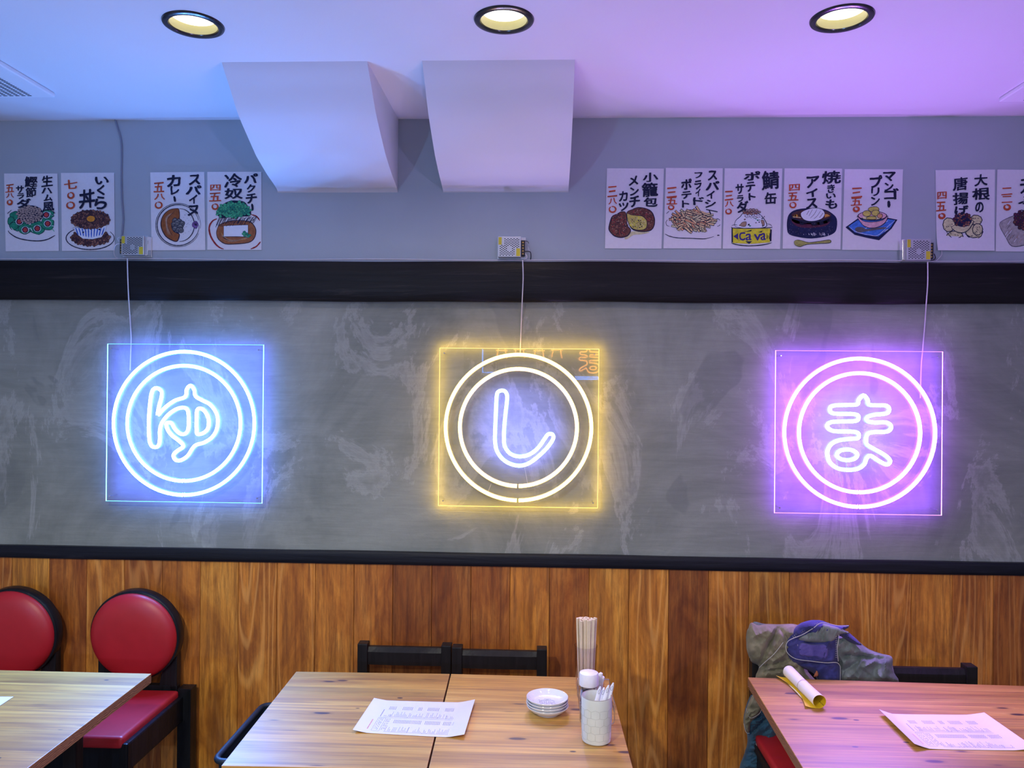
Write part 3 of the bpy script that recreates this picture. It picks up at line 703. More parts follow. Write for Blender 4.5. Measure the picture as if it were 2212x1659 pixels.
def poster(view, corners, label, chars, price, food, curl=0.0):
    d = Draw(*view)
    q = [PW(view[0] + x*view[2], view[1] + y*view[2], -0.0015) for x, y in corners]
    c = (q[2] + q[3])/2
    r = empty('menu_poster', (c.x, 0, c.z), label, 'poster', 'hand-painted menu posters on the upper wall')
    bm = NB(); fr_, bk = [], []
    n = 12
    for j in range(n + 1):
        for i in range(n + 1):
            u, v = i/n, j/n
            p = q[0].lerp(q[1], u).lerp(q[3].lerp(q[2], u), v)
            cy = -0.0012 - curl*max(0, v - 0.72)**2*12*(0.4 + 0.6*(1 - u))
            fr_.append(bm.verts.new((p.x, p.y + cy, p.z))); bk.append(bm.verts.new((p.x, p.y + cy + 0.0008, p.z)))
    for j in range(n):
        for i in range(n):
            k = j*(n+1) + i
            bm.faces.new((fr_[k], fr_[k+1], fr_[k+n+2], fr_[k+n+1])); bm.faces.new((bk[k+n+1], bk[k+n+2], bk[k+1], bk[k]))
    obj('paper_sheet', bm, INKM['paper'], r)
    food(d); d.take('food_painting', r)
    for ch, b in chars:
        if ch == '|': d.line([(b[0], b[1]), ((b[0]+b[2])/2 + 3, (b[1]+b[3])/2), (b[2], b[3])], 34, 'ink', 5)
        elif ch == '-': d.line([(b[0], b[1]), (b[2], b[3])], 16, 'ink', 5)
        else: d.glyph(ch, b, 'ink')
    d.take('brush_lettering', r)
    for ch, b in price:
        if ch == 'O': maru(d, b)
        else: d.glyph(ch, b, 'red', bold=0.028)
    d.take('red_price', r)
    return r
V1 = (0, 360, 330/2212); V2 = (300, 360, 300/2212); V3 = (1300, 350, 270/2212); V4 = (1550, 350, 280/2212); V5 = (1810, 350, 402/2212)
R = random.Random(3)
def scatter(n, fn, ok):
    c = 0; g = 0
    while c < n and g < n*40:
        g += 1
        x, y = R.random(), R.random()
        if ok(x, y): fn(x, y); c += 1
def inell(cx, cy, rx, ry, n, f):
    for i in range(n):
        a = i*2.39996; q = math.sqrt((i + .5)/n)
        f(cx + rx*q*math.cos(a) + R.uniform(-4, 4), cy + ry*q*math.sin(a) + R.uniform(-4, 4))
def salad(d):
    for a in ((230, 710, 85, 60), (160, 790, 48, 62), (270, 850, 115, 80), (360, 900, 95, 72), (545, 885, 112, 92), (690, 825, 92, 92), (690, 690, 92, 58), (200, 860, 60, 50)): d.ell(*a, 'green', 1, True, 7, wob=.06)
    for k in range(26): 
        x, y = R.uniform(150, 760), R.uniform(680, 940)
        d.line([(x, y), (x + R.uniform(20, 50), y + R.uniform(-30, 30)), (x + R.uniform(30, 70), y + R.uniform(-10, 50))], 8, R.choice(['ink', 'white', 'lgreen']), 2)
    for x, y in ((280, 795), (365, 915), (540, 895), (690, 825), (670, 698)): d.ell(x, y, 54, 50, 'white', 3); d.ell(x, y, 46, 44, 'ink', 3, wob=.06); d.ell(x, y, 32, 32, 'crim', 3)
    d.ell(440, 690, 190, 130, 'ink', 4)
    inell(430, 690, 185, 125, 75, lambda x, y: d.ell(x, y, R.uniform(14, 27), R.uniform(10, 17), 'bean', 4, True, 4, 8, .15))
    d.line([(118, 925), (145, 965), (250, 1030), (400, 1065), (560, 1075), (680, 1055), (770, 1010), (797, 992)], 14)
    d.line([(108, 678), (165, 628)], 8); d.line([(768, 645), (800, 676)], 8)
poster(V1, [(62,100),(835,100),(855,1222),(85,1226)], 'painted poster of a green salad with red dots, leftmost on the wall',
  [('生',(605,130,760,280)),('ハ',(605,305,745,385)),('ム',(635,405,755,495)),('風',(620,510,780,640)),('鰹',(365,140,535,290)),('節',(375,300,525,440)),('サ',(235,278,340,375)),('ラ',(250,388,345,465)),('ダ',(245,470,435,590))],
  [('五',(80,260,200,370)),('八',(90,385,200,450)),('O',(95,470,185,560))], salad)
def ikura(d):
    d.line([(1305 + 348*math.cos(t), 1035 + 165*math.sin(t)) for t in [k*2*PI/24 - 0.6 for k in range(21)]] + [(1050, 890)], 13)
    d.ell(1310, 1030, 285, 112, 'dbrown', 2)
    inell(1310, 1030, 285, 115, 130, lambda x, y: d.ell(x, y, 17, 17, R.choice(['brown', 'lbrown', 'brown', 'dbrown']), 2, True, 4, 8))
    d.poly([(1065, 890), (1540, 850), (1525, 930), (1470, 1020), (1340, 1050), (1200, 1042), (1125, 985)], 'white', 3, sm=False)
    for k in range(10):
        x = 1095 + k*46; xm = 1310 + (x - 1310)*0.82
        d.line([(x, 885), (x*.4 + xm*.6, 950), (xm, 1030 - abs(k - 4.5)*9)], 17, 'blue', 3)
    d.ell(1310, 765, 278, 132, 'dbrown', 4, True, 5)
    inell(1310, 765, 280, 134, 210, lambda x, y: d.ell(x, y, 15, 15, R.choice(['brown', 'lbrown', 'brown', 'dbrown']), 4, True, 4, 8))
    d.ell(1205, 950, 13, 13, 'navy', 4); d.ell(1438, 908, 13, 13, 'navy', 4)
    d.ell(1315, 757, 68, 50, 'ink', 5, wob=.05); d.ell(1315, 755, 60, 44, 'yolk', 5, wob=.04)
poster(V1, [(885,92),(1655,88),(1665,1215),(900,1222)], 'painted poster of a heaped striped bowl with an egg yolk',
  [('い',(1380,145,1565,255)),('く',(1410,270,1515,410)),('ら',(1375,430,1535,610)),('丼',(1150,330,1370,600))],
  [('七',(930,190,1115,320)),('O',(970,362,1078,468)),('O',(955,500,1085,615))], ikura)
def curry(d):
    for w, rx, ry, ph in ((13, 335, 325, 0), (8, 358, 345, .4)): d.line([(625 + rx*math.cos(ph + k*2*PI/26), 930 + ry*math.sin(ph + k*2*PI/26)) for k in range(26)], w)
    d.line([(645 + 238*math.cos(t), 930 + 262*math.sin(t)) for t in [-PI/2 + k*PI/12 for k in range(13)]], 13)
    d.poly([(600,665),(640,690),(645,830),(590,850),(530,900),(530,980),(570,1040),(640,1070),(640,1120),(605,1190),(520,1170),(430,1110),(370,1010),(350,900),(385,780),(480,690)], 'curry', 1, True, 14)
    for k in range(8): d.line([(590 - k*22, 700 + k*12), (470 - k*8, 830), (470 - k*6, 960), (560 - k*18, 1110 - k*4)], 9, R.choice(['dbrown', 'lbrown', 'soup', 'tan']), 2)
    for x, y in ((575,860),(640,870),(685,905),(560,920),(610,935),(660,955),(575,985),(630,1010),(670,1010),(610,890)): d.ell(x, y, 42, 38, 'grey', 3, True, 7, 12, .1); d.line([(x-18, y-14), (x+2, y-22), (x+16, y-10)], 7, 'stone', 4)
    d.ell(900, 925, 46, 56, 'purple', 3, True, 4, 12, .15)
    for k in range(10): d.line([(870+R.uniform(0,50), 890+R.uniform(0, 60)), (890+R.uniform(0,40), 900+R.uniform(0,60))], 6, 'ink', 4)
    for k in range(34):
        x, y = R.uniform(690, 860), R.uniform(720, 1120)
        d.line([(x, y), (x + 9, y + R.uniform(-9, 9))], 5, 'grey', 2)
poster(V2, [(183,92),(1045,85),(1060,1330),(205,1335)], 'painted poster of a round curry plate, just right of the left power supply',
  [('ス',(800,130,975,285)),('パ',(755,305,980,440)),('イ',(800,450,925,590)),('ヌ',(785,620,940,775)),('カ',(455,135,655,315)),('レ',(510,310,640,440)),('|',(560,470,575,560))],
  [('五',(235,250,405,405)),('八',(250,430,415,525)),('O',(250,550,378,672))], curry)
def hiyayakko(d):
    d.line([(1245,830),(1180,860),(1130,930),(1120,1010),(1150,1120),(1220,1230),(1290,1290),(1350,1310)], 27, 'dred', 1)
    d.line([(1775,758),(1860,785),(1900,820),(1925,862)], 20, 'dred', 1); d.line([(1780,1312),(1870,1270),(1938,1195)], 22, 'dred', 1)
    d.poly([(1260,960),(1330,900),(1500,860),(1750,870),(1840,950),(1865,1040),(1830,1150),(1740,1210),(1550,1230),(1380,1230),(1270,1160),(1235,1060)], 'soup', 1, True, 12)
    for k in range(12): d.line([(1280 + k*6, 1000 + k*14), (1420 + k*8, 1160 + k*3), (1680 + k*8, 1170 - k*6)], 9, R.choice(['tan', 'dbrown', 'stone', 'orange', 'curry']), 2)
    d.poly([(1350,945),(1450,935),(1740,925),(1740,1120),(1560,1115),(1350,1115)], 'white', 3, True, 9, sm=False)
    for k in range(46):
        x = 1220 + k*13.5 + R.uniform(-8, 8); d.line([(x + 60, 800 + R.uniform(-20, 30)), (x, 940 - k*1.6 + R.uniform(-25, 45))], 6, 'ink', 3)
    d.poly([(1230,740),(1290,690),(1340,600),(1450,545),(1560,540),(1680,560),(1740,640),(1790,740),(1740,790),(1560,790),(1330,820),(1270,790)], 'ink', 4)
    def leaf(x, y): d.ell(x, y, R.uniform(20, 30), R.uniform(15, 23), R.choice(['lgreen', 'green', 'lgreen']), 4, True, 4, 9, .2)
    inell(1510, 690, 265, 120, 90, leaf)
    for x, y in ((1250, 760), (1290, 740), (1300, 790), (1470, 560), (1600, 560), (1750, 760)): leaf(x, y)
    for x, y in ((1680,1045),(1720,1070),(1690,1100),(1740,1110),(1670,1070),(1760,1095)): leaf(x, y)
poster(V2, [(1092,85),(1953,82),(1955,1328),(1092,1325)], 'painted poster of tofu under a heap of green leaves, left of the curved duct covers',
  [('パ',(1675,120,1885,260)),('ク',(1720,285,1850,405)),('チ',(1705,430,1875,580)),('|',(1800,590,1812,700)),('冷',(1365,115,1630,335)),('奴',(1370,345,1640,510))],
  [('四',(1140,285,1300,380)),('五',(1120,415,1310,550)),('O',(1155,580,1270,690))], hiyayakko)
def croquette(d):
    d.poly([(400,1350),(520,1230),(850,1240),(700,1280),(560,1290),(460,1360)], 'cream', 0)
    A = [(420,890),(440,1000),(450,1120),(510,1200),(480,1280),(420,1320),(330,1335),(230,1310),(160,1250),(125,1180),(150,1050),(190,960),(270,920),(340,880)]
    B = [(440,900),(540,840),(640,805),(760,820),(870,870),(920,960),(935,1060),(905,1170),(830,1220),(700,1230),(560,1200),(480,1100)]
    d.poly(A, 'brown', 1, True, 16); d.poly(B, 'brown', 1, True, 16)
    for (cx, cy, rx, ry, n) in ((305,1110,155,205,150), (700,1010,215,195,170)):
        inell(cx, cy, rx, ry, n, lambda x, y: d.ell(x, y, R.uniform(6, 12), R.uniform(6, 10), R.choice(['lbrown', 'dbrown', 'dbrown', 'tan', 'ink', 'crim']), 2, n=7))
    d.poly([(445,920),(520,935),(620,945),(720,960),(795,1040),(790,1160),(700,1205),(560,1185),(480,1100)], 'mango', 3, True, 10)
    inell(625, 1075, 150, 105, 60, lambda x, y: d.ell(x, y, R.uniform(7, 17), R.uniform(6, 11), R.choice(['cream', 'olive', 'yel', 'tan', 'ink']), 4, n=8))
poster(V3, [(90,112),(1098,118),(1055,1535),(55,1530)], 'painted poster of brown croquettes, just right of the duct covers',
  [('小',(735,190,985,350)),('籠',(720,370,985,605)),('包',(745,625,980,785)),('メ',(480,250,640,410)),('ン',(500,450,650,590)),('チ',(490,610,670,790)),('カ',(310,520,450,685)),('ツ',(305,720,470,860))],
  [('三',(105,430,265,610)),('八',(120,640,265,745)),('O',(120,772,260,900))], croquette)
def fries(d):
    d.ell(1600, 1030, 370, 185, 'fry', 1)
    for k in range(85):
        a = k*2.39996; q = math.sqrt((84 - k + .5)/85)
        x, y = 1600 + 345*q*math.cos(a), 1035 + 175*q*math.sin(a); th = R.gauss(0.25, 0.42); L = R.uniform(70, 130)
        p = [(x - L*math.cos(th), y - L*math.sin(th)), (x + L*math.cos(th), y + L*math.sin(th))]
        lay = 2 if k < 40 else 3
        d.line(p, 44, 'ink', lay, False, False); d.line([(p[0][0] + 7, p[0][1] + 3), (p[1][0] - 7, p[1][1] - 3)], 27, R.choice(['fry', 'cream', 'fry', 'forange']), lay, False, False)
    d.line([(1120,1270),(1200,1312),(1350,1342),(1600,1350),(1820,1357),(1985,1318)], 13); d.ell(2062, 1297, 22, 10, 'ink', 3)
    d.line([(1165,1020),(1137,1060),(1150,1120),(1200,1136)], 8); d.line([(2025,998),(2070,1010),(2097,1035)], 8); d.line([(2096,1105),(2075,1128),(2040,1136)], 8)
    d.line([(1142,912),(1190,870)], 9)
poster(V3, [(1132,105),(2140,112),(2110,1532),(1090,1530)], 'painted poster of a pile of fries, second right of the duct covers',
  [('ス',(1885,155,2040,320)),('パ',(1850,345,2070,495)),('イ',(1860,515,1990,645)),('シ',(1830,670,2010,800)),('-',(1845,838,2050,880)),('-',(1900,850,1930,930)),('フ',(1645,185,1775,280)),('ラ',(1640,330,1760,480)),('イ',(1660,480,1745,605)),('ド',(1625,625,1800,750)),('ポ',(1415,295,1585,480)),('テ',(1415,520,1580,650)),('ト',(1425,680,1545,795))],
  [('三',(1145,450,1325,620)),('五',(1150,625,1330,745)),('O',(1170,752,1285,850))], fries)
def can(d):
    d.poly([(300,1095),(310,1000),(390,930),(430,880),(560,840),(690,880),(780,950),(840,1090),(700,1130),(450,1130)], 'white', 1, True, 12)
    for k in range(26): 
        x, y = R.uniform(360, 800), R.uniform(910, 1100)
        d.ell(x, y, R.uniform(8, 20), R.uniform(7, 14), R.choice(['tan', 'green', 'ink', 'grey']), 2, n=7, wob=.2)
    d.poly([(385,1080),(420,1030),(490,1020),(480,1090),(430,1100)], 'tan', 3, True, 7); d.poly([(740,990),(790,1000),(800,1080),(765,1070)], 'tan', 3, True, 7)
    inell(580, 850, 150, 45, 26, lambda x, y: d.ell(x, y, 22, 16, R.choice(['tan', 'bean', 'lbrown']), 3, True, 6, 9, .15))
    inell(600, 925, 130, 20, 14, lambda x, y: d.ell(x, y, 20, 14, 'white', 3, True, 5, 9, .15))
    d.poly([(255,1132),(905,1132),(895,1370),(580,1395),(262,1382)], 'yel', 3, sm=False)
    d.line([(235,1105),(260,1125),(420,1132),(700,1130),(905,1118),(935,1110)], 13, 'ink', 4); d.line([(240,1085),(300,1068),(340,1080)], 8); d.line([(840,1055),(900,1065),(930,1100)], 7)
    d.line([(250,1120),(252,1370)], 22, 'ink', 4, False, False); d.line([(912,1150),(905,1350)], 26, 'ink', 4, False, False)
    d.line([(235,1378),(330,1410),(540,1430),(780,1412),(925,1378)], 15)
    d.poly([(275,1268),(350,1215),(352,1325)], 'indigo', 4, True, 8, sm=False)
    d.glyph('C', (372,1200,472,1335), 'indigo', 5, 0.05); d.glyph('a', (480,1225,578,1335), 'indigo', 5, 0.05); d.glyph('v', (625,1230,740,1335), 'indigo', 5, 0.06); d.glyph('a', (735,1215,825,1330), 'indigo', 5, 0.05)
    d.line([(838,1215),(845,1310),(858,1250),(885,1320),(893,1215)], 15, 'ink', 5, False)
    d.poly([(450,1192),(585,1155),(575,1182)], 'ink', 4, sm=False); d.poly([(690,1198),(770,1172),(752,1202)], 'ink', 4, sm=False); d.poly([(470,1352),(592,1352),(540,1398)], 'navy', 5, sm=False)
poster(V4, [(120,108),(1102,112),(1065,1485),(88,1480)], 'painted poster of a yellow can filled with potato salad',
  [('鯖',(760,160,1045,460)),('缶',(805,515,1005,715)),('ポ',(465,165,715,310)),('テ',(490,345,640,495)),('ト',(535,530,650,650)),('サ',(310,380,445,540)),('ラ',(335,570,440,680)),('ダ',(330,675,520,860))],
  [('三',(125,495,260,650)),('八',(130,670,275,760)),('O',(130,790,245,895))], can)
def icecream(d):
    d.poly([(1190,980),(1230,880),(1350,810),(1600,785),(1830,810),(1960,880),(2035,970),(2035,1120),(1990,1210),(1850,1270),(1600,1305),(1380,1280),(1220,1230),(1185,1120)], 'navy', 1)
    d.ell(1600, 960, 350, 130, 'ink', 2); d.poly([(1255,965),(1400,1010),(1600,1040),(1800,1010),(1925,965),(1900,1050),(1800,1100),(1600,1122),(1400,1110),(1290,1050)], 'wine', 2)
    d.ell(1600, 905, 340, 95, 'dbrown', 3); d.poly([(1280,930),(1330,890),(1420,900),(1420,950),(1300,950)], 'orange', 3, sm=False); d.poly([(1830,890),(1880,890),(1920,920),(1830,945)], 'orange', 3, sm=False)
    d.line([(1280,935),(1420,948)], 9, 'cream', 4)
    d.poly([(1420,880),(1500,820),(1640,785),(1770,800),(1830,870),(1800,950),(1700,1000),(1560,1010),(1460,970)], 'white', 4, True, 8)
    for a in ([(1700,800),(1650,890),(1580,960)], [(1560,830),(1520,900)], [(1620,810),(1560,920)], [(1760,830),(1700,920),(1640,970)], [(1800,870),(1740,950)]): d.line(a, 7, 'grey', 5)
    for k in range(20): x = R.uniform(1430, 1890); d.line([(x, 1200 + R.uniform(0, 30)), (x + 8, 1240 + R.uniform(0, 25))], 5, 'white', 3)
    for k in range(40): x, y = R.uniform(1210, 2010), R.uniform(1050, 1240); d.ell(x, y, 3, 4, 'stone', 2, n=5)
    d.poly([(1312,1350),(1370,1328),(1450,1345),(1560,1372),(1750,1350),(1900,1328),(1938,1352),(1900,1382),(1700,1392),(1560,1402),(1480,1418),(1410,1445),(1340,1425),(1310,1390)], 'olive', 3, True, 9)
poster(V4, [(1140,108),(2122,115),(2095,1492),(1108,1480)], 'painted poster of white cream in a dark round bowl with an olive spoon',
  [('焼',(1790,155,2095,365)),('き',(1880,385,2000,520)),('い',(1860,535,2015,620)),('も',(1855,640,2040,790)),('ア',(1520,245,1725,430)),('イ',(1515,455,1700,595)),('ス',(1515,625,1700,785))],
  [('四',(1220,380,1400,485)),('五',(1200,520,1375,655)),('O',(1225,675,1348,790))], icecream)
def mango(d):
    d.poly([(90,775),(230,675),(590,662),(708,685),(640,790),(490,930),(340,900),(200,865)], 'navy', 1, sm=False)
    d.poly([(125,765),(235,690),(590,678),(680,692),(620,785),(480,885),(340,870),(200,835)], 'sky', 1, sm=False)
    for k in range(14): x, y = R.uniform(200, 600), R.uniform(720, 860); d.line([(x, y), (x + 40, y - 25)], 6, R.choice(['blue', 'white', 'sky']), 2)
    d.line([(130,770),(220,830),(370,865),(475,870),(600,760),(680,695)], 5, 'white', 2)
    d.poly([(225,640),(300,700),(410,712),(530,690),(595,640),(560,722),(470,775),(370,782),(290,742)], 'pink', 3, True, 8)
    d.ell(410, 640, 178, 58, 'ink', 4); d.ell(410, 638, 166, 48, 'pink', 4)
    d.ell(400, 668, 120, 28, 'ink', 5); d.ell(400, 662, 112, 24, 'cream', 5)
    for a in ((425,562,62,30), (345,612,46,34), (448,607,46,34), (500,640,30,25), (400,665,60,18)): d.ell(*a, 'mango' if a[2] > 30 else 'forange', 5, True, 6, 12, .08)
    d.poly([(205,790),(240,770),(300,778),(340,798),(450,782),(560,775),(570,790),(440,808),(330,825),(260,838),(215,818)], 'grey', 5)
poster(V5, [(78,85),(772,88),(745,1050),(50,1045)], 'painted poster of yellow cubes in a pink bowl on a blue mat',
  [('マ',(545,120,680,225)),('ン',(555,245,660,340)),('ゴ',(555,320,715,440)),('|',(602,460,606,540)),('プ',(385,165,525,300)),('リ',(400,310,490,400)),('ン',(395,415,495,510))],
  [('三',(160,305,285,420)),('五',(155,425,285,515)),('O',(175,520,262,598))], mango)
def daikon(d):
    for a in ((1320,745,72,78), (1640,690,68,58), (1390,900,105,80), (1565,965,85,50), (1620,830,95,85), (1660,800,55,65)):
        d.ell(*a, 'cream', 1 if a[1] < 760 else 2, True, 10, 10, .07)
        for k in range(7): x, y = a[0] + R.uniform(-.7, .7)*a[2], a[1] + R.uniform(-.7, .7)*a[3]; d.line([(x, y), (x + 12, y + R.uniform(4, 12))], 7, 'ink', 3)
    d.line([(1290,830),(1380,915),(1490,870)], 9, 'ink', 3); d.line([(1510,850),(1600,900),(1690,880)], 9, 'ink', 3); d.line([(1480,945),(1550,985),(1650,960)], 8, 'ink', 3)
    d.poly([(1365,760),(1600,690),(1580,770),(1520,830),(1440,840),(1380,810)], 'cream', 3, True, 10)
    d.ell(1485, 690, 108, 82, 'navy', 4)
    inell(1480, 685, 105, 82, 40, lambda x, y: d.ell(x, y, 14, 14, R.choice(['wine', 'brown', 'navy', 'lbrown']), 4, True, 5, 9))
poster(V5, [(1158,98),(1865,90),(1855,1058),(1172,1055)], 'painted poster of pale speckled cakes heaped under dark berries',
  [('大',(1625,145,1775,280)),('根',(1600,310,1805,450)),('の',(1635,480,1730,595)),('唐',(1370,180,1535,335)),('揚',(1370,365,1550,500)),('げ',(1395,520,1550,625))],
  [('四',(1180,355,1290,435)),('五',(1170,475,1285,580)),('O',(1190,600,1280,680))], daikon, curl=0.01)
def lump(d):
    d.poly([(1920,745),(1990,680),(2130,620),(2180,570),(2300,620),(2390,740),(2380,900),(2220,985),(2070,1000),(2000,900)], 'stone', 1, True, 8)
    for k in range(30): x, y = R.uniform(1980, 2330), R.uniform(700, 960); d.line([(x, y), (x + 30, y - 45)], 5, R.choice(['white', 'grey', 'tan']), 2)
    inell(2190, 690, 100, 110, 34, lambda x, y: d.ell(x, y, 17, 17, R.choice(['wine', 'brown', 'dbrown']), 3, True, 6, 9))
poster(V5, [(1893,90),(2590,98),(2575,1068),(1872,1062)], 'painted poster of a grey lump with dark berries at the right photo edge',
  [('天',(2170,200,2330,365)),('ぷ',(2150,410,2330,500))],
  [('二',(1945,305,2070,390)),('二',(1950,405,2070,480)),('O',(1965,495,2058,578))], lump)
bpy.data.objects.remove(_fo)
# ---------------------------------------------------------------- tables
def slab(c4, z0, z1, bevel, mats, parent, name):
    """c4: back-left, back-right, front-right, front-left (x, y)"""
    bm = NB(); box(bm, (0, 0, 0), (1, 1, 1), 0)
    for v in bm.verts:
        u, w = v.co.x, v.co.y
        a = Vector(c4[3]).lerp(Vector(c4[2]), u); b = Vector(c4[0]).lerp(Vector(c4[1]), u)
        p = a.lerp(b, w); v.co = Vector((p.x, p.y, z0 + (z1 - z0)*v.co.z))
    for f in bm.faces:
        f.normal_update(); f.material_index = 1 if abs(f.normal.x) > 0.8 else 0
    bmesh.ops.bevel(bm, geom=list(bm.edges), offset=bevel, segments=2, affect='EDGES', profile=0.6)
    return obj(name, bm, mats, parent)
def table(bl, br, depth, front_px, lab, seed, width=None):
    r = empty('dining_table', ((bl.x+br.x)/2, (bl.y+br.y)/2 - depth/2, 0), lab, 'table', 'knotty wooden tables along the wall')
    dirl, dirr = front_px
    c4 = [(bl.x, bl.y), (br.x, br.y), (br.x + dirr*depth, br.y - depth), (bl.x + dirl*depth, bl.y - depth)]
    slab(c4, TZ - 0.030, TZ, 0.0016, [m_table('knotty_pine_boards', seed), M_END], r, 'tabletop')
    xa, xb, ya, yb = c4[3][0] + .17, c4[2][0] - .17, bl.y - depth + .06, min(bl.y, br.y) - .16
    for x in (xa, xb):
        for y in (ya, yb): obj('leg', box(NB(), (x - .02, y - .02, 0), (x + .02, y + .02, TZ - .03), .003), M_BLACK, r)
    bm = NB()
    box(bm, (xa, yb - .01, TZ - .08), (xb, yb + .01, TZ - .03)); box(bm, (xa, ya - .01, TZ - .08), (xb, ya + .01, TZ - .03))
    obj('apron', bm, M_BLACK, r)
    return r
br = PZ(327, 1455); f = PZ(60, 1659); dl_ = (f.x - br.x)/(br.y - f.y); bl = Vector((br.x - 0.62, br.y, 0)); bl0 = PZ(0, 1447.5); bl.y = br.y + (bl0.y - br.y)*(0.62/(br.x - bl0.x))
table(bl, br, 0.70, (0, dl_), 'knotty wooden table in front of the red round-backed chairs, left edge of the photo', 1.3)
bl, bc1, bc2, br = PZ(640, 1450.5), PZ(971.5, 1455.5), PZ(974.5, 1455.5), PZ(1315, 1464.5)
fl, fc, fr_ = PZ(478, 1654), PZ(922, 1659), PZ(1367, 1659)
yl = lambda b, f: (f.x - b.x)/(b.y - f.y)
DM = bl.y - PZ(478, 1654).y
table(bl, bc1, DM, (yl(bl, fl), yl(bc1, fc)), 'knotty wooden table under most of the menu sheet, left of the two joined tables', 0.37)
table(bc2, br, DM + .02, (yl(bc1, fc), yl(br, fr_)), 'knotty wooden table carrying the dishes and soy bottle, right of the two joined tables', 2.81)
bl = PZ(1615, 1463); fl = PZ(1734, 1659)
b2 = PZ(2212, 1481.5); br = Vector((bl.x + 0.95, bl.y + (b2.y - bl.y)*0.95/(b2.x - bl.x), 0))
table(bl, br, 0.68, (yl(bl, fl), 0), 'knotty wooden table at the right, pink-lit, under the rolled paper', 4.15)

# ---------------------------------------------------------------- black wooden chairs with a flat back rail
HB = PW(876, 1385, -0.10).z; SEAT = 0.503
def wooden_chair(w):
    SEAT = 0.470
    r = empty('wooden_chair', (0, 0, 0))
    o = lambda n, bm, m=M_BLACK, s=False: obj(n, bm, m, r, s, True)
    pw = 0.036
    for s in (-1, 1):
        x = s*(w/2 - pw/2)
        o('back_post', box(NB(), (x - pw/2, -0.022, 0), (x + pw/2, 0.022, HB), 0.003))
        o('leg', box(NB(), (x - pw/2, -0.40, 0), (x + pw/2, -0.36, SEAT - 0.05), 0.003))
        o('side_rail', box(NB(), (x - .012, -0.37, SEAT - .11), (x + .012, -.02, SEAT - .05), 0.002))
    bm = NB(); nn = 14; rows = []      # top rail, dished on its upper front edge
    for i in range(nn + 1):
        u = i/nn; x = -w/2 + pw*.8 + (w - pw*1.6)*u; dip = 0.010*math.sin(PI*u)
        rows.append([bm.verts.new(p) for p in ((x, .012, HB - .076), (x, -.012 - dip*.3, HB - .076), (x, -.014 - dip*.3, HB - .03), (x, -.006 + dip*.4, HB - .014), (x, .012, HB - .014))])
    for A, B in zip(rows, rows[1:]):
        for j in range(5): bm.faces.new((A[j], B[j], B[(j+1) % 5], A[(j+1) % 5]))
    bm.faces.new(rows[0]); bm.faces.new(rows[-1])
    o('top_rail', bm)
    o('lower_rail', box(NB(), (-w/2 + pw*.8, -.010, SEAT + .03), (w/2 - pw*.8, .010, SEAT + .07), .002))
    o('seat_frame', box(NB(), (-w/2, -.40, SEAT - .055), (w/2, -.02, SEAT - .030), .003))
    o('seat_cushion', box(NB(), (-w/2 + .004, -.405, SEAT - .032), (w/2 - .004, -.026, SEAT), .012, seg=3), M_RED, True)
    return r
a, b = PW(775, 1386, -0.12), PW(976, 1386, -0.12)
WC = b.x - a.x
ch = wooden_chair(WC)
P_ = PZ(2105, 1436, HB)
XA = PW(1621, 1445, P_.y).x + WC/2
c2_ = PW(975, 1388, -0.125), PW(1180, 1388, -0.125)
for i, (x, y, lab) in enumerate([((a.x + b.x)/2, -0.12, 'black wooden chair with flat back rail behind the joined tables, left of the pair'),
        ((c2_[0].x + c2_[1].x)/2 + .004, -0.135, 'black wooden chair with flat back rail behind the joined tables, right of the pair'),
        (XA, P_.y, 'black wooden chair with red seat carrying the denim jacket'),
        (P_.x - WC/2, P_.y, 'black wooden chair with bare back rail behind the right table')]):
    o = ch if i == 0 else copy_tree(ch)
    o.location = (x, y, 0); tag(o, lab, 'chair', 'black wooden chairs against the wall')

# ---------------------------------------------------------------- red round-backed chairs
def round_chair():
    r = empty('round_back_chair', (0, 0, 0))
    def o(n, bm, m=M_NAVYBLK, s=False): return obj(n, bm, m, r, s, True)
    YC, ZD, RD = -0.0, 0.0, 0.1605
    Mr = Matrix.Rotation(math.radians(90 + 4), 3, 'X')
    zc = RZ
    o('backrest_pad', lathe(NB(), [(0, .034), (.06, .033), (.10, .030), (.13, .024), (.150, .014), (.1585, .004), (.1605, -.004), (.158, -.010), (0, -.010)], (0, -.012, zc), 72, M=Mr), M_RED, True)
    o('backrest_frame', lathe(NB(), [(0, -.004), (.160, -.004), (.1665, -.008), (.168, -.014), (.168, -.044), (.164, -.05), (0, -.05)], (0, -.012, zc), 72, M=Mr), M_NAVYBLK, True)
    for s in (-1, 1):
        bm = box(NB(), (s*.136 - .013, .018, SEAT - .04), (s*.136 + .013, .052, zc + .02), .003)
        o('back_post', bm)
        bm = NB()   # gusset between the disc and the seat
        pr = [(s*.125, zc - .055), (s*.125, SEAT - .02), (s*.075, SEAT - .02), (s*.098, zc - .118)]
        A = [bm.verts.new((x, .020, z)) for x, z in pr]; B = [bm.verts.new((x, .044, z)) for x, z in pr]
        for k in range(4): bm.faces.new((A[k], A[(k+1) % 4], B[(k+1) % 4], B[k]))
        bm.faces.new(A); bm.faces.new(B)
        o('gusset', bm)
        o('leg', box(NB(), (s*.181 - .025, .01, 0), (s*.181 + .025, .06, SEAT + .004), .002))
        o('leg', box(NB(), (s*.150 - .02, -.36, 0), (s*.150 + .02, -.32, SEAT - .11), .002))
    o('rear_rail', box(NB(), (-.15, .018, SEAT - .03), (.15, .046, SEAT + .012), .002))
    o('seat_apron', box(NB(), (-.178, -.375, SEAT - .115), (.178, .03, SEAT - .022), .006))
    bm = box(NB(), (-.163, -.378, SEAT - .040), (.163, .012, SEAT), .014, seg=4)
    o('seat_cushion', bm, M_RED, True)
    return r
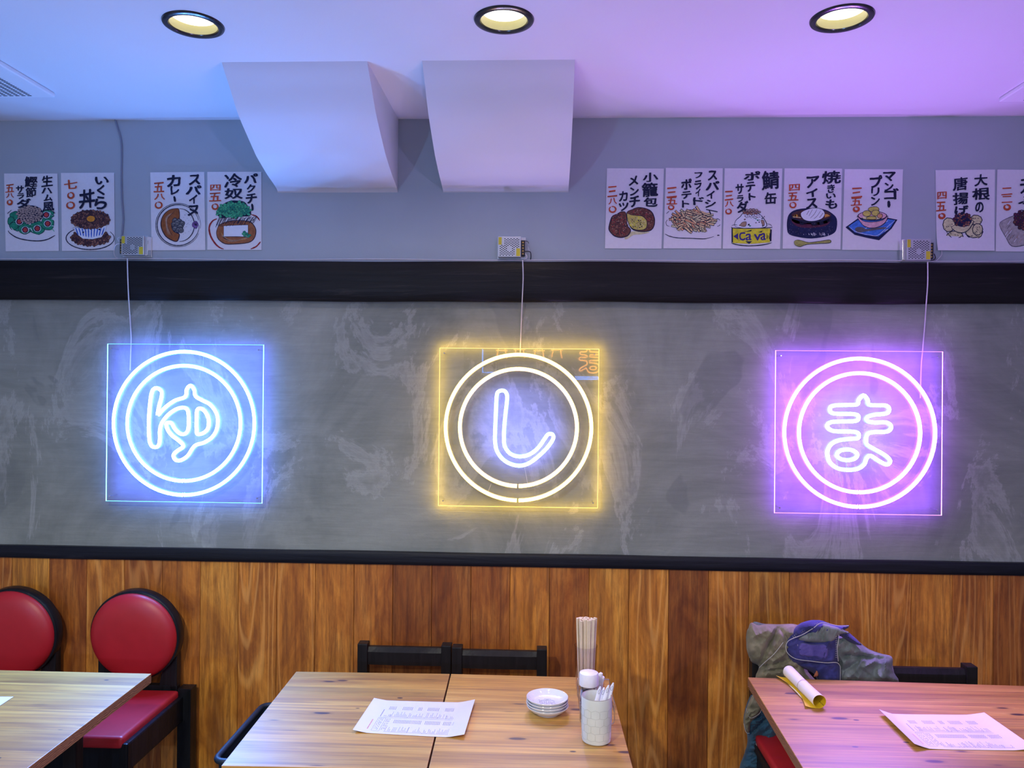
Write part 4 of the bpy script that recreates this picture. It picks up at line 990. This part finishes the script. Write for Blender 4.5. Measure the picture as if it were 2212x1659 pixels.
RZ = PW(287, 1383, -0.15).z
rc = round_chair()
for i, (px, py, lab) in enumerate(((287, 1383, 'black chair with round red back and red seat, beside the left table corner'), (23, 1378, 'black chair with round red back, cut by the left edge of the photo'))):
    o = rc if i == 0 else copy_tree(rc)
    p = PW(px, py, -0.115)
    o.location = (p.x, -0.100, 0); tag(o, lab, 'chair', 'black chairs with round red backs')

# ---------------------------------------------------------------- dark basket on the floor beside the joined tables
a, b = PZ(557, 1514, .50), PZ(462, 1641, .50)
x0 = (a.x + b.x)/2; x1 = x0 + 0.27; y1, y0 = a.y, b.y
r = empty('storage_basket', ((x0+x1)/2, (y0+y1)/2, 0), 'dark blue-black basket with thick rim, tucked left of the joined tables', 'basket')
bm = NB()
def rr(x0, y0, x1, y1, z, rad, n=5):
    out = []
    for cx, cy, a0 in ((x1-rad, y1-rad, 0), (x0+rad, y1-rad, PI/2), (x0+rad, y0+rad, PI), (x1-rad, y0+rad, 1.5*PI)):
        for k in range(n + 1): out.append(Vector((cx + rad*math.cos(a0 + PI/2*k/n), cy + rad*math.sin(a0 + PI/2*k/n), z)))
    return out
lv = [rr(x0+.045, y0+.045, x1-.045, y1-.045, 0.0, .03), rr(x0+.012, y0+.012, x1-.012, y1-.012, .485, .03), rr(x0+.018, y0+.018, x1-.018, y1-.018, .485, .028), rr(x0+.05, y0+.05, x1-.05, y1-.05, .012, .028)]
vv = [[bm.verts.new(p) for p in L] for L in lv]
for A, B in zip(vv, vv[1:]):
    for k in range(len(A)): bm.faces.new((A[k], A[(k+1) % len(A)], B[(k+1) % len(A)], B[k]))
bm.faces.new(vv[0]); bm.faces.new(vv[-1])
obj('basket_body', bm, M_NAVY, r, True)
obj('rim', tube(NB(), rr(x0+.010, y0+.010, x1-.010, y1-.010, .490, .03), .010, 10, True), M_NAVY, r, True)

# ---------------------------------------------------------------- printed menu sheets
M_PRINT = mat('grey_print', (0.16, 0.16, 0.22), 0.6, noise_amt=0.0); M_PRED = mat('red_print', (0.65, 0.12, 0.10), 0.6, noise_amt=0.0)
def menu(c4, lab, m, lift, seed, curl=(0.006, 0.0)):
    """c4 photo points: back-left, back-right, front-right, front-left"""
    rng = random.Random(seed)
    q = [PZ(x, y, TZ + .002) for x, y in c4]
    c = sum(q, Vector())/4
    def S_(u, v, off=0.0):
        p = q[0].lerp(q[1], u).lerp(q[3].lerp(q[2], u), v)
        z = TZ + 0.0008 + lift*(abs(u - .5)*2)**4*(1 if u < .5 else .7) + curl[0]*max(0, .12 - u)*4 + curl[1]*max(0, u - .85)*3 + off
        return Vector((p.x, p.y, z))
    r = empty('menu_sheet', (c.x, c.y, TZ), lab, 'menu', 'printed menu sheets on the tables')
    bm = NB(); n, k = 24, 10
    T_ = [[bm.verts.new(S_(i/n, j/k, .0006)) for i in range(n+1)] for j in range(k+1)]; B_ = [[bm.verts.new(S_(i/n, j/k)) for i in range(n+1)] for j in range(k+1)]
    for j in range(k):
        for i in range(n):
            bm.faces.new((T_[j][i], T_[j+1][i], T_[j+1][i+1], T_[j][i+1])); bm.faces.new((B_[j][i], B_[j][i+1], B_[j+1][i+1], B_[j+1][i]))
    for i in range(n):
        bm.faces.new((T_[0][i], T_[0][i+1], B_[0][i+1], B_[0][i])); bm.faces.new((T_[k][i], B_[k][i], B_[k][i+1], T_[k][i+1]))
    for j in range(k):
        bm.faces.new((T_[j][0], B_[j][0], B_[j+1][0], T_[j+1][0])); bm.faces.new((T_[j][n], T_[j+1][n], B_[j+1][n], B_[j][n]))
    obj('paper', bm, m, r, True)
    bm = NB()
    def tick(u, v, du, dv):
        f = bm.faces.new([bm.verts.new(S_(a, b, .0010)) for a, b in ((u, v), (u+du, v), (u+du, v+dv), (u, v+dv))])
    for g0, g1 in ((.20, .27), (.33, .42), (.48, .52), (.57, .68), (.74, .82)):
        u = g0
        while u < g1:
            for k_ in range(3): tick(u, .20 + k_*.034, .005, .024)
            u += .0145
    for g0, g1 in ((.31, .57), (.60, .74), (.77, .86)):
        u = g0
        while u < g1:
            for k_ in range(3): tick(u, .60 + k_*.034, .005, .024)
            u += .0145
    for row0, row1, ulo, uhi in ((.50, .30, .19, .84), (.93, .72, .27, .86)):
        u = ulo
        while u < uhi:
            L = rng.uniform(.04, .16) if rng.random() < .8 else .02; bold = .0065 if rng.random() < .12 else .0038
            v = row0
            while v > row0 - L: tick(u, v, bold, .018); v -= .028
            u += .0135
    for v in [.30 + .022*k_ for k_ in range(10)]: tick(.155, v, .007, .014)
    tick(.15, .545, .70, .003); tick(.15, .56, .002, .37); tick(.22, .56, .002, .37); tick(.15, .56, .07, .003); tick(.15, .93, .07, .003)
    for u in (.165, .18, .195, .235, .25, .262):
        v = .58
        while v < .90: tick(u, v, .0045, .016); v += rng.choice((.025, .05))
    obj('printed_text', bm, M_PRINT, r)
    bm = NB()
    for v in [.62 + .026*k_ for k_ in range(11)]: bm.faces.new([bm.verts.new(S_(a, b, .0010)) for a, b in ((.105, v), (.114, v), (.114, v + .015), (.105, v + .015))])
    obj('red_text', bm, M_PRED, r)
menu([(808,1512),(1026,1518),(1003,1594),(762,1581)], 'laminated printed menu sheet lying across the two joined tables', M_LAM, .002, 4, (.01, .02))
menu([(1899,1542),(2126,1544),(2236,1621),(1975,1617)], 'printed menu sheet lying on the right pink-lit table', M_PAPER, .004, 9, (.02, .01))
menu([(-185,1502),(29,1505),(-32,1545),(-240,1541)], 'white menu sheet on the left table, only its corner in the photo', M_PAPER, .001, 12)

# ---------------------------------------------------------------- rolled paper
pn, pf = PZ(1770, 1530.5), PZ(1704, 1464.5)
r = empty('rolled_poster', ((pn.x+pf.x)/2, (pn.y+pf.y)/2, TZ), 'white sheet with yellow inside rolled into a tube on the right table', 'rolled paper')
def spiral(R, flap):
    pts = [(-R*2.0*flap - .006, .0065*flap + .001), (-R*1.3, .002), (-R*.6, .0006)]
    for k in range(46):
        a = -PI/2 + 2*PI*1.12*k/45; q = R*(1 - .05*k/45)
        pts.append((q*math.cos(a), R + q*math.sin(a)))
    return pts
bm = NB(); rows_o, rows_i = [], []; n = 20
for j in range(n + 1):
    t = j/n; RS = .0198 - .0012*math.sin(PI*t); c = pn.lerp(pf, t); pr = spiral(RS, .9 - .5*math.sin(PI*t))
    ax = (pf - pn).normalized(); sx = Vector((ax.y, -ax.x, 0))
    ro, ri = [], []
    for i, (x, z) in enumerate(pr):
        a_, b_ = Vector(pr[max(i-1, 0)]), Vector(pr[min(i+1, len(pr)-1)]); tt = (b_ - a_).normalized(); nn = Vector((-tt.y, tt.x))
        ro.append(bm.verts.new((c.x + sx.x*x, c.y + sx.y*x, TZ + .0006 + z)))
        xi, zi = x + nn.x*.0006, z + nn.y*.0006
        ri.append(bm.verts.new((c.x + sx.x*xi, c.y + sx.y*xi, TZ + .0006 + zi)))
    rows_o.append(ro); rows_i.append(ri)
for rows, mi, fl_ in ((rows_o, 0, 0), (rows_i, 1, 1)):
    for A, B in zip(rows, rows[1:]):
        for k in range(len(A) - 1):
            bm.faces.new((A[k], B[k], B[k+1], A[k+1]) if not fl_ else (A[k], A[k+1], B[k+1], B[k])).material_index = mi
for rj in (0, n):
    for k in range(len(rows_o[0]) - 1): bm.faces.new((rows_o[rj][k], rows_o[rj][k+1], rows_i[rj][k+1], rows_i[rj][k])).material_index = 1
M_WHITE = mat('white_sheet', (0.82, 0.82, 0.80), 0.5, noise_amt=0.01); M_YIN = mat('yellow_printed_side', (0.72, 0.50, 0.015), 0.5)
obj('sheet', bm, [M_WHITE, M_YIN], r, True)
bm = NB()   # rows of print on the inside
for j in range(5):
    for i in range(9):
        a = math.radians(-150 + 13*i); RS = .0182
        y = .004 + j*.006
        ax = (pf - pn).normalized(); sx = Vector((ax.y, -ax.x, 0))
        def q_(a, s): c = pn + ax*s; return Vector((c.x + sx.x*RS*math.cos(a), c.y + sx.y*RS*math.cos(a), TZ + .0198 + RS*math.sin(a)))
        bm.faces.new([bm.verts.new(v) for v in (q_(a, y), q_(a + .16, y), q_(a + .16, y + .0022), q_(a, y + .0022))])
obj('inside_print', bm, M_DARK, r)
mid = pn.lerp(pf, .5); ax = (pf - pn).normalized(); sx = Vector((ax.y, -ax.x, 0))
rb = obj('rubber_band', tube(NB(), [mid + sx*(.0193*math.cos(t)) + Vector((0, 0, .0200 + .0193*math.sin(t))) for t in [2*PI*k/36 for k in range(36)]], .0006, 6, True), mat('tan_rubber', (0.45, 0.36, 0.26), 0.5), None, True)
tag(rb, 'thin rubber band round the rolled white sheet', 'rubber band')

# ---------------------------------------------------------------- small plates
pc = PZ(1182, 1539.5); pc.z = TZ
plabs = ['white glazed small plate with blue drawing, top of the stack of four', 'white glazed small plate, second from the top of the stack', 'white glazed small plate, third from the top of the stack', 'white glazed small plate, bottom of the stack on the table']
def plate():
    pr = [(0, .004), (.030, .004), (.031, 0), (.034, 0), (.036, .004), (.048, .0095), (.056, .0165), (.0592, .0215), (.0598, .0228), (.0592, .0238), (.0577, .0232), (.051, .0158), (.044, .0112), (.036, .0090), (0, .0085)]
    return obj('small_plate', lathe(NB(), pr, (0, 0, 0), 64), M_CERAM, None, True)
pp = plate()
for i in range(4):
    o = pp if i == 0 else pp.copy()
    if i: COL.objects.link(o)
    o.location = (pc.x + R.uniform(-.0012, .0012)*(i > 0), pc.y, TZ + .0078*(3 - i)); tag(o, plabs[i], 'plate', 'stack of small white plates')
zl = TZ + .0078*3 + .0087; bm = NB()
for L in ([(1030,848),(1042,846),(1047,872)], [(1042,862),(1060,850),(1110,846),(1160,850),(1170,858)], [(1080,838),(1110,834),(1140,838)], [(1062,852),(1066,875),(1085,880)], [(1082,855),(1084,872)], [(1098,852),(1100,878),(1112,872)], [(1120,855),(1124,880)], [(1134,858),(1140,876),(1150,866),(1156,880)], [(1160,860),(1172,875),(1178,872)], [(1095,842),(1120,842)], [(1050,876),(1075,884)], [(1130,884),(1150,882)]):
    pts = [Vector((pc.x + (x - 1108)*.000336, pc.y - .004 - (y - 862)*.00082, zl)) for x, y in L]
    tube(bm, smooth_path(pts, False, 4), .00045, 5)
ob = obj('painted_drawing', bm, mat('cobalt_glaze', (0.02, 0.035, 0.25), 0.3), pp)

# ---------------------------------------------------------------- chopstick holder
hc = PZ(1265, 1489); hc.z = TZ
r = empty('chopstick_holder', hc, 'tall clear plastic cup full of wooden chopsticks, behind the soy bottle', 'chopstick holder')
obj('clear_cup', lathe(NB(), [(0, .001), (.029, .001), (.030, .004), (.0345, .132), (.0362, .133), (.0362, .136), (.0335, .136), (.0285, .006), (0, .006)], hc, 48), M_PCLEAR, r, True)
def chop():
    bm = NB(); L = .208
    for s in (-1, 1):
        b = box(NB(), (0, 0, 0), (1, 1, 1)); b.free()
        box(bm, (s*.0029 - .0026, -.0029, 0), (s*.0029 + .0026, .0029, L), .0004, seg=1)
    for v in bm.verts:
        t = v.co.z/L; v.co.x *= .70 + .30*t; v.co.y *= .7 + .3*t
    return obj('chopsticks', bm, M_BIRCH)
cs = chop(); n = 24
for i in range(n):
    o = cs if i == 0 else cs.copy()
    if i: COL.objects.link(o)
    a = i*2.39996; q = math.sqrt((i + .5)/n)
    bx, by = .0225*q*math.cos(a), .0225*q*math.sin(a); tx, ty_ = .0300*q*math.cos(a), .0300*q*math.sin(a)
    o.location = (hc.x + bx, hc.y + by, TZ + .0065 + R.uniform(0, .008))
    d = Vector((tx - bx, ty_ - by, .208)); o.rotation_euler = (d.to_track_quat('Z', 'Y').to_matrix() @ Matrix.Rotation(R.uniform(0, PI), 3, 'Z')).to_euler()
    tag(o, 'pale wooden disposable chopsticks standing in the tall clear cup', 'chopsticks', 'chopsticks in the clear cup')

# ---------------------------------------------------------------- soy sauce bottle
sc_ = PZ(1271, 1556); sc_.z = TZ + .003
r = empty('soy_sauce_bottle', sc_, 'small glass bottle of dark soy sauce with a white cap', 'bottle')
obj('glass_body', lathe(NB(), [(0, 0), (.0235, 0), (.025, .002), (.025, .088), (.022, .098), (.019, .102)], sc_, 44), M_PCLEAR, r, True)
obj('soy_sauce', lathe(NB(), [(0, .003), (.0228, .003), (.0232, .086), (0, .086)], sc_, 44), M_SOY, r, True)
obj('cap', lathe(NB(), [(.020, .096), (.0262, .097), (.0268, .099), (.0268, .127), (.0255, .131), (.020, .133), (0, .1335)], sc_, 48), M_WPLAST, r, True)

# small clear cup with white picks behind the bottle
tc_ = PZ(1294, 1535); tc_.z = TZ + .003
r = empty('pick_cup', tc_, 'small clear cup between the bottle and the table edge, holding white plastic picks', 'cup')
obj('clear_cup', lathe(NB(), [(0, 0), (.013, 0), (.0145, .075), (.0155, .076), (.0145, .077), (.012, .002), (0, .002)], tc_, 28), M_PCLEAR, r, True)
for i, (dx, dz) in enumerate(((-.009, .108), (-.002, .103), (.004, .106), (.010, .094), (.0, .099))):
    bm = NB(); p0 = tc_ + Vector((dx*.3, R.uniform(-.004, .004), .006)); p1 = tc_ + Vector((dx, R.uniform(-.003, .003) - .002, dz))
    tube(bm, [p0, p0.lerp(p1, .8), p0.lerp(p1, .93), p1, p1 + Vector((0, 0, .003))], [.0018, .0022, .0058, .0056, .0015], 10)
    tag(obj('plastic_pick', bm, M_WPLAST, None, True), 'white plastic pick with a rounded head in the small clear cup', 'pick', 'white picks in the small cup')

# ---------------------------------------------------------------- wire rack round the bottle
fy, by_ = PZ(1290, 1566).y, PZ(1275, 1512).y
xl, xr = PZ(1253, 1566).x, PZ(1326, 1562).x
def hoop(y, z1=.062, rad=.012):
    pts = [Vector((xl, y, TZ + z1)), Vector((xl, y, TZ + rad + .002))]
    for k in range(1, 6): a = PI + PI/2*k/5; pts.append(Vector((xl + rad + rad*math.cos(a), y, TZ + .002 + rad + rad*math.sin(a))))
    for k in range(0, 6): a = 1.5*PI + PI/2*k/5; pts.append(Vector((xr - rad + rad*math.cos(a), y, TZ + .002 + rad + rad*math.sin(a))))
    pts.append(Vector((xr, y, TZ + z1))); return pts
bm = NB()
tube(bm, hoop(fy), .0013, 8); tube(bm, hoop(by_), .0013, 8)
for x, z in ((xl, .062), (xr, .062), (xl, .035), (xr, .035), (xl + .015, .0017), (xr - .015, .0017), ((xl + xr)/2, .0017)):
    tube(bm, [(x, fy, TZ + z), (x, by_, TZ + z)], .0013, 8)
tube(bm, [(xl, by_, TZ + .062), (xr, by_, TZ + .062)], .0013, 8)
tag(obj('condiment_rack', bm, M_CHROME, None, True), 'low chrome wire rack holding the soy bottle', 'rack')

# ---------------------------------------------------------------- patterned cup with spoons
cc = PZ(1288, 1599); cc.z = TZ
r = empty('ceramic_cup', cc, 'pale green ceramic cup with honeycomb lines at the table corner', 'cup')
RC, HC = .0402, .118
obj('cup_body', lathe(NB(), [(0, .0), (.034, .0), (.0375, .003), (.0385, .012), (RC, .06), (RC, HC - .003), (.0395, HC), (.0372, HC), (.0362, HC - .004), (.0355, .010), (0, .008)], cc, 64), M_CUP, r, True)
bm = NB()
def cyl(u, v): 
    rr_ = .0385 + (RC - .0385)*min(1, max(0, (v - .012)/.048)) + .0002
    return Vector((cc.x + rr_*math.cos(u), cc.y + rr_*math.sin(u), TZ + v))
nh = 11; du = 2*PI/nh; hv = .0195
for row in range(5):
    for k in range(nh):
        u0 = k*du + (row % 2)*du/2; v0 = .018 + row*hv
        jz = R.uniform(-.0012, .0012)
        A = (u0, v0 - .0035 + jz); B = (u0 + du/2, v0 - .0095 - jz + .003); Ct = (u0, v0 + .011)
        C2 = (u0 - du/2, v0 - .0095 - jz + .003)
        for P, Q in ((A, B), (A, C2), (A, Ct)):
            pts = [cyl(P[0] + (Q[0]-P[0])*t/4, P[1] + (Q[1]-P[1])*t/4) for t in range(5)]
            if max(P[1], Q[1]) < HC - .012 and min(P[1], Q[1]) > .004: tube(bm, pts, .00035, 5)
obj('honeycomb_lines', bm, mat('pale_olive_glaze', (0.40, 0.41, 0.34), 0.4), r, True)
obj('rim_line', tube(NB(), [cc + Vector((.0384*math.cos(t), .0384*math.sin(t), HC + .0001)) for t in [2*PI*k/64 for k in range(64)]], .0011, 8, True), M_CUPLINE, r, True)
tips = [(1297, 1483, 1283, 1519, 'leftmost'), (1305, 1485, 1296, 1520, 'second from the left'), (1315, 1480, 1303, 1519, 'third from the left'), (1325, 1475, 1312, 1516, 'rightmost')]
for i, (ax_, ay_, bx_, by2, w_) in enumerate(tips):
    yy = cc.y - .004 + .009*(i % 2)
    top = PW(ax_, ay_, yy + .004); low = PW(bx_, by2, yy - .002); d = (low - top).normalized()
    bot = top + d*((top.z - TZ - .016)/-d.z)
    off = Vector((bot.x - cc.x, bot.y - cc.y, 0))
    if off.length > .026: bot = Vector((cc.x + off.x*.026/off.length, cc.y + off.y*.026/off.length, bot.z))
    bm = NB(); N = 14; ws = []
    side = Vector((1, 0, 0)); ax2 = (top - bot).normalized(); side = (side - ax2*side.dot(ax2)).normalized(); fwd = ax2.cross(side)
    rings = []
    for k in range(N + 1):
        t = k/N; wd = .0062 - .0010*t if t < .85 else .0052*math.sqrt(max(0.03, 1 - ((t - .85)/.16)**2)); th = .0024
        c_ = bot.lerp(top, t)
        rings.append([bm.verts.new(c_ + side*wd*math.cos(a) + fwd*th*math.sin(a)) for a in [2*PI*m/12 for m in range(12)]])
    for A, B in zip(rings, rings[1:]):
        for m in range(12): bm.faces.new((A[m], A[(m+1) % 12], B[(m+1) % 12], B[m]))
    bm.faces.new(rings[0]); bm.faces.new(rings[-1])
    sp = obj('spoon', bm, M_WPLAST, None, True)
    tag(sp, 'white spoon handle sticking out of the ceramic cup, %s of the four' % w_, 'spoon', 'white spoons in the ceramic cup')
    bm = NB(); pts = []
    for m in range(12):
        a = 2*PI*m/12; pts.append(bot.lerp(top, .90) + side*.0024*math.cos(a) + ax2*.006*math.sin(a) - fwd*.0024*(1 if fwd.y > 0 else -1))
    tube(bm, pts, .0007, 5, True); obj('handle_hole', bm, mat('grey_recess', (0.35, 0.35, 0.38), 0.5), sp, True)
# ---------------------------------------------------------------- denim jacket on the chair
def m_cloth(name, c1, c2, sc=3.0):
    t = NT(name); v = t.coords(); f = t.noise(v, sc*6, 5, 0.6, 0.6)
    col = t.ramp(f, [(0.32, c1), (0.66, c2)])
    w = t.n('TexWave'); t.l(t.coords((1, 1, 1), rot=(0.3, 0.5, 0.75)), w.inputs[0]); w.inputs['Scale'].default_value = 260
    col = t.mix(0.05, col, w.outputs[0], 'OVERLAY'); t.l(col, t.b.inputs['Base Color'])
    t.b.inputs['Roughness'].default_value = 0.85; t.b.inputs['Specular IOR Level'].default_value = 0.15; t.b.inputs['Sheen Weight'].default_value = 0.12
    t.bump(t.noise(v, 420, 2), 0.25, 0.001)
    return t.m
M_KHAKI = m_cloth('khaki_denim', (0.13, 0.125, 0.07), (0.25, 0.225, 0.15))
M_GREEN = m_cloth('washed_grey_green_denim', (0.085, 0.115, 0.10), (0.20, 0.225, 0.215))
M_INDIGO = m_cloth('indigo_denim', (0.018, 0.022, 0.085), (0.05, 0.05, 0.19))
M_BLUE = m_cloth('blue_denim', (0.012, 0.045, 0.085), (0.04, 0.11, 0.16))
M_PATCH = m_cloth('faded_indigo_patch', (0.05, 0.045, 0.19), (0.11, 0.09, 0.30))
M_PIPE = mat('grey_piping', (0.42, 0.42, 0.40), 0.7)
def J(x, y): return (1590 + x*370/1811, 1320 + y*370/1811)
def inside(p, poly):
    c = False; n = len(poly); j = n - 1
    for i in range(n):
        a, b = poly[i], poly[j]
        if (a[1] > p[1]) != (b[1] > p[1]) and p[0] < (b[0]-a[0])*(p[1]-a[1])/(b[1]-a[1]) + a[0]: c = not c
        j = i
    return c
def dist(p, poly):
    m = 1e9; n = len(poly)
    for i in range(n):
        a, b = Vector(poly[i]), Vector(poly[(i+1) % n]); q = Vector(p); ab = b - a
        t = max(0, min(1, (q - a).dot(ab)/max(ab.length_squared, 1e-9))); m = min(m, (q - a - ab*t).length)
    return m
def ridge(x, y, ang, sc, seed):
    ca, sa = math.cos(ang), math.sin(ang); u, v = (x*ca + y*sa)*sc, (-x*sa + y*ca)*sc*0.33
    n = noise.noise(Vector((u + .6*noise.noise(Vector((v*2, seed, 1))), v, seed)))
    return 1 - 2.2*abs(n)
def cloth(name, outline, y0, bulge, edge, m, parent, folds=(), step=13, back=0.08, seed=0.0, creases=()):
    """a cushion-like piece of cloth: rounded towards the room, with folds, closed behind"""
    o = [(p.x, p.y) for p in smooth_path([Vector((a, b, 0)) for a, b in outline], True, 4)]
    o = [(x + 3*noise.noise(Vector((x*.03, y*.03, seed))), y + 3*noise.noise(Vector((x*.03, y*.03, seed + 5)))) for x, y in o]
    xs, ys = [p[0] for p in o], [p[1] for p in o]; pts = [Vector(p) for p in o]
    nb = len(pts); y = min(ys); row = 0
    while y < max(ys):
        x = min(xs) + (row % 2)*step/2
        while x < max(xs):
            if inside((x, y), o) and dist((x, y), o) > step*.55: pts.append(Vector((x + R.uniform(-2, 2), y + R.uniform(-2, 2))))
            x += step
        y += step; row += 1
    T = delaunay_2d_cdt(pts, [], [list(range(nb))], 1, 1e-5)
    bm = NB(); F, B = [], []
    for p in T[0]:
        d = min(1.0, dist((p.x, p.y), o)/edge); h = bulge*math.sqrt(max(0, 1 - (1 - d)**2))
        f_ = 0
        for ang, sc, amp, sd in folds: f_ += amp*ridge(p.x*.01, p.y*.01, ang, sc, sd)
        for (ax_, ay_, bx_, by_2, wid, dep) in creases:
            f_ -= dep*math.exp(-(dist((p.x, p.y), [(ax_, ay_), (bx_, by_2)])/wid)**2)
        h2 = h + f_*min(1, d*1.6)
        F.append(bm.verts.new(PW(*J(p.x, p.y), y0 - h2))); B.append(bm.verts.new(PW(*J(p.x, p.y), y0 + h*back + .001)))
    for f in T[2]:
        bm.faces.new([F[i] for i in f]); bm.faces.new([B[i] for i in reversed(f)])
    ed = {}
    for f in T[2]:
        for i in range(3):
            a, b = f[i], f[(i+1) % 3]; ed[(a, b)] = 1
    for (a, b) in list(ed):
        if (b, a) not in ed: bm.faces.new((F[b], F[a], B[a], B[b]))
    return obj(name, bm, m, parent, True)
YJ = P_.y - 0.030
jp = PW(*J(850, 700), YJ)
jk = empty('denim_jacket', (jp.x, jp.y, jp.z), 'crumpled grey-green and indigo denim jacket thrown over the chair back at the right', 'jacket')
cloth('body', [(160,122),(235,150),(320,136),(450,140),(640,143),(700,250),(720,420),(740,560),(760,640),(860,760),(760,790),(238,745),(242,590),(170,545),(140,480),(112,400),(108,240),(130,180)], YJ, .050, 120, M_KHAKI, jk,
      ((0.9, 0.9, .012, 2), (-.7, 1.5, .007, 8), (0.3, 3, .0016, 4)), seed=1, creases=((440,180,250,560,26,.020),(250,600,560,520,22,.014),(480,200,540,300,18,.014),(300,640,640,600,16,.012)))
cloth('sleeve', [(1000,250),(1100,235),(1230,270),(1340,365),(1480,440),(1620,468),(1655,505),(1655,570),(1672,650),(1680,775),(1085,775),(1070,600),(1000,480),(960,380)], YJ + .012, .055, 130, M_GREEN, jk,
      ((0.55, 0.8, .014, 12), (-.5, 1.4, .007, 5), (0.2, 3, .0014, 4)), seed=2, creases=((1150,470,1640,500,30,.030),(1330,620,1500,745,16,.008),(1110,640,1290,540,28,.016)))
cloth('collar', [(545,290),(590,210),(690,125),(820,94),(920,104),(1050,150),(1190,150),(1180,180),(1150,200),(1210,240),(1330,360),(1200,330),(1085,262),(1085,400),(1082,545),(1100,600),(1102,760),(900,765),(820,660),(700,600),(600,560),(535,460),(520,370)], YJ - .038, .034, 90, M_INDIGO, jk,
      ((0.2, 1.0, .010, 21), (1.2, 2, .003, 15)), step=11, seed=3, creases=((620,300,1080,230,24,.012),(640,560,1080,545,18,.010),(730,340,1000,300,18,.010)))
cloth('back_flap', [(165,128),(320,138),(640,146),(820,100),(1000,150),(1200,240),(1400,400),(1620,480),(1640,560),(1400,620),(1000,640),(500,640),(200,560),(120,400)], P_.y + .034, .012, 80, M_GREEN, jk, ((0.5, 1.2, .004, 17),), step=22, back=0.8, seed=9)
cloth('lining', [(700,255),(810,195),(905,135),(1000,150),(1120,190),(1200,235),(1090,250),(1010,330),(880,335),(740,325),(660,300)], YJ - .066, .012, 50, M_GREEN, jk, ((0.1, 2.5, .005, 3),), step=11, seed=4)
cloth('sewn_patch', [(680,342),(800,352),(960,366),(952,500),(800,485),(662,462)], YJ - .077, .006, 18, M_PATCH, jk, ((1.4, 3, .0015, 3),), step=10, seed=4)
cloth('hanging_sleeve', [(175,870),(120,960),(85,1090),(78,1180),(110,1280),(118,1400),(90,1500),(55,1720),(480,1720),(470,1500),(460,1300),(400,1150),(330,1020),(250,900)], YJ + .02, .040, 110, M_BLUE, jk,
      ((1.45, 1.5, .014, 31), (1.2, 3, .006, 33)), seed=5, creases=((330,1130,120,1330,20,.016),(220,1350,270,1560,12,.012)))
cloth('cuff', [(185,880),(130,970),(92,1090),(82,1180),(105,1270),(140,1285),(165,1180),(250,1090),(290,1010),(240,920)], YJ - .022, .022, 50, M_KHAKI, jk, ((1.0, 2.5, .006, 41),), step=11, seed=6)
def seam(pts, rad, m=M_PIPE, dy=-.078, nm='piping'):
    obj(nm, tube(NB(), smooth_path([PW(*J(a, b), YJ + (c[0] if c else dy) - .003) for a, b, *c in pts], False, 6), rad, 6), m, jk, True)
seam([(1190,155,-.062),(1120,160,-.066),(1050,150,-.074),(905,125,-.078),(810,185,-.080),(700,250,-.080),(600,290,-.078),(545,325,-.074),(526,390,-.072),(555,455,-.076),(640,508,-.080),(800,530,-.080),(950,547,-.080),(1060,545,-.078),(1098,580,-.072),(1102,640,-.066),(1100,765,-.058)], .0011)
seam([(1088,250,-.074),(1082,320,-.076),(1070,400,-.076),(1080,530,-.074)], .0010)
seam([(650,350,-.076),(655,400,-.078),(640,460,-.076)], .0007)
seam([(110,1030,-.04),(150,1130,-.046),(240,1090,-.046),(270,1040,-.044)], .0007)
seam([(82,1190,-.03),(105,1280,-.034),(142,1292,-.034)], .0009)
seam([(245,600,-.05),(300,545,-.060),(400,455,-.064),(500,330,-.064)], .0009)
seam([(210,1400,-.03),(270,1560,-.034),(330,1380,-.03)], .0007)
# stitches along the collar
bm = NB()
for k in range(17):
    t = k/16; x = 600 + 260*t; y = 262 - 150*math.sin(t*1.2)
    tube(bm, [PW(*J(x, y), YJ - .0745), PW(*J(x + 12, y + 26), YJ - .076)], .0005, 4)
for k in range(12): tube(bm, [PW(*J(1052, 268 + k*20), YJ - .076), PW(*J(1068, 272 + k*20), YJ - .077)], .0005, 4)
obj('stitching', bm, M_PIPE, jk)
cloth('sewn_emblem', [(820,690),(845,640),(858,620),(870,650),(862,690)], YJ - .074, .003, 12, mat('rust_embroidery', (0.40, 0.13, 0.06), 0.8), jk, step=8, seed=8)
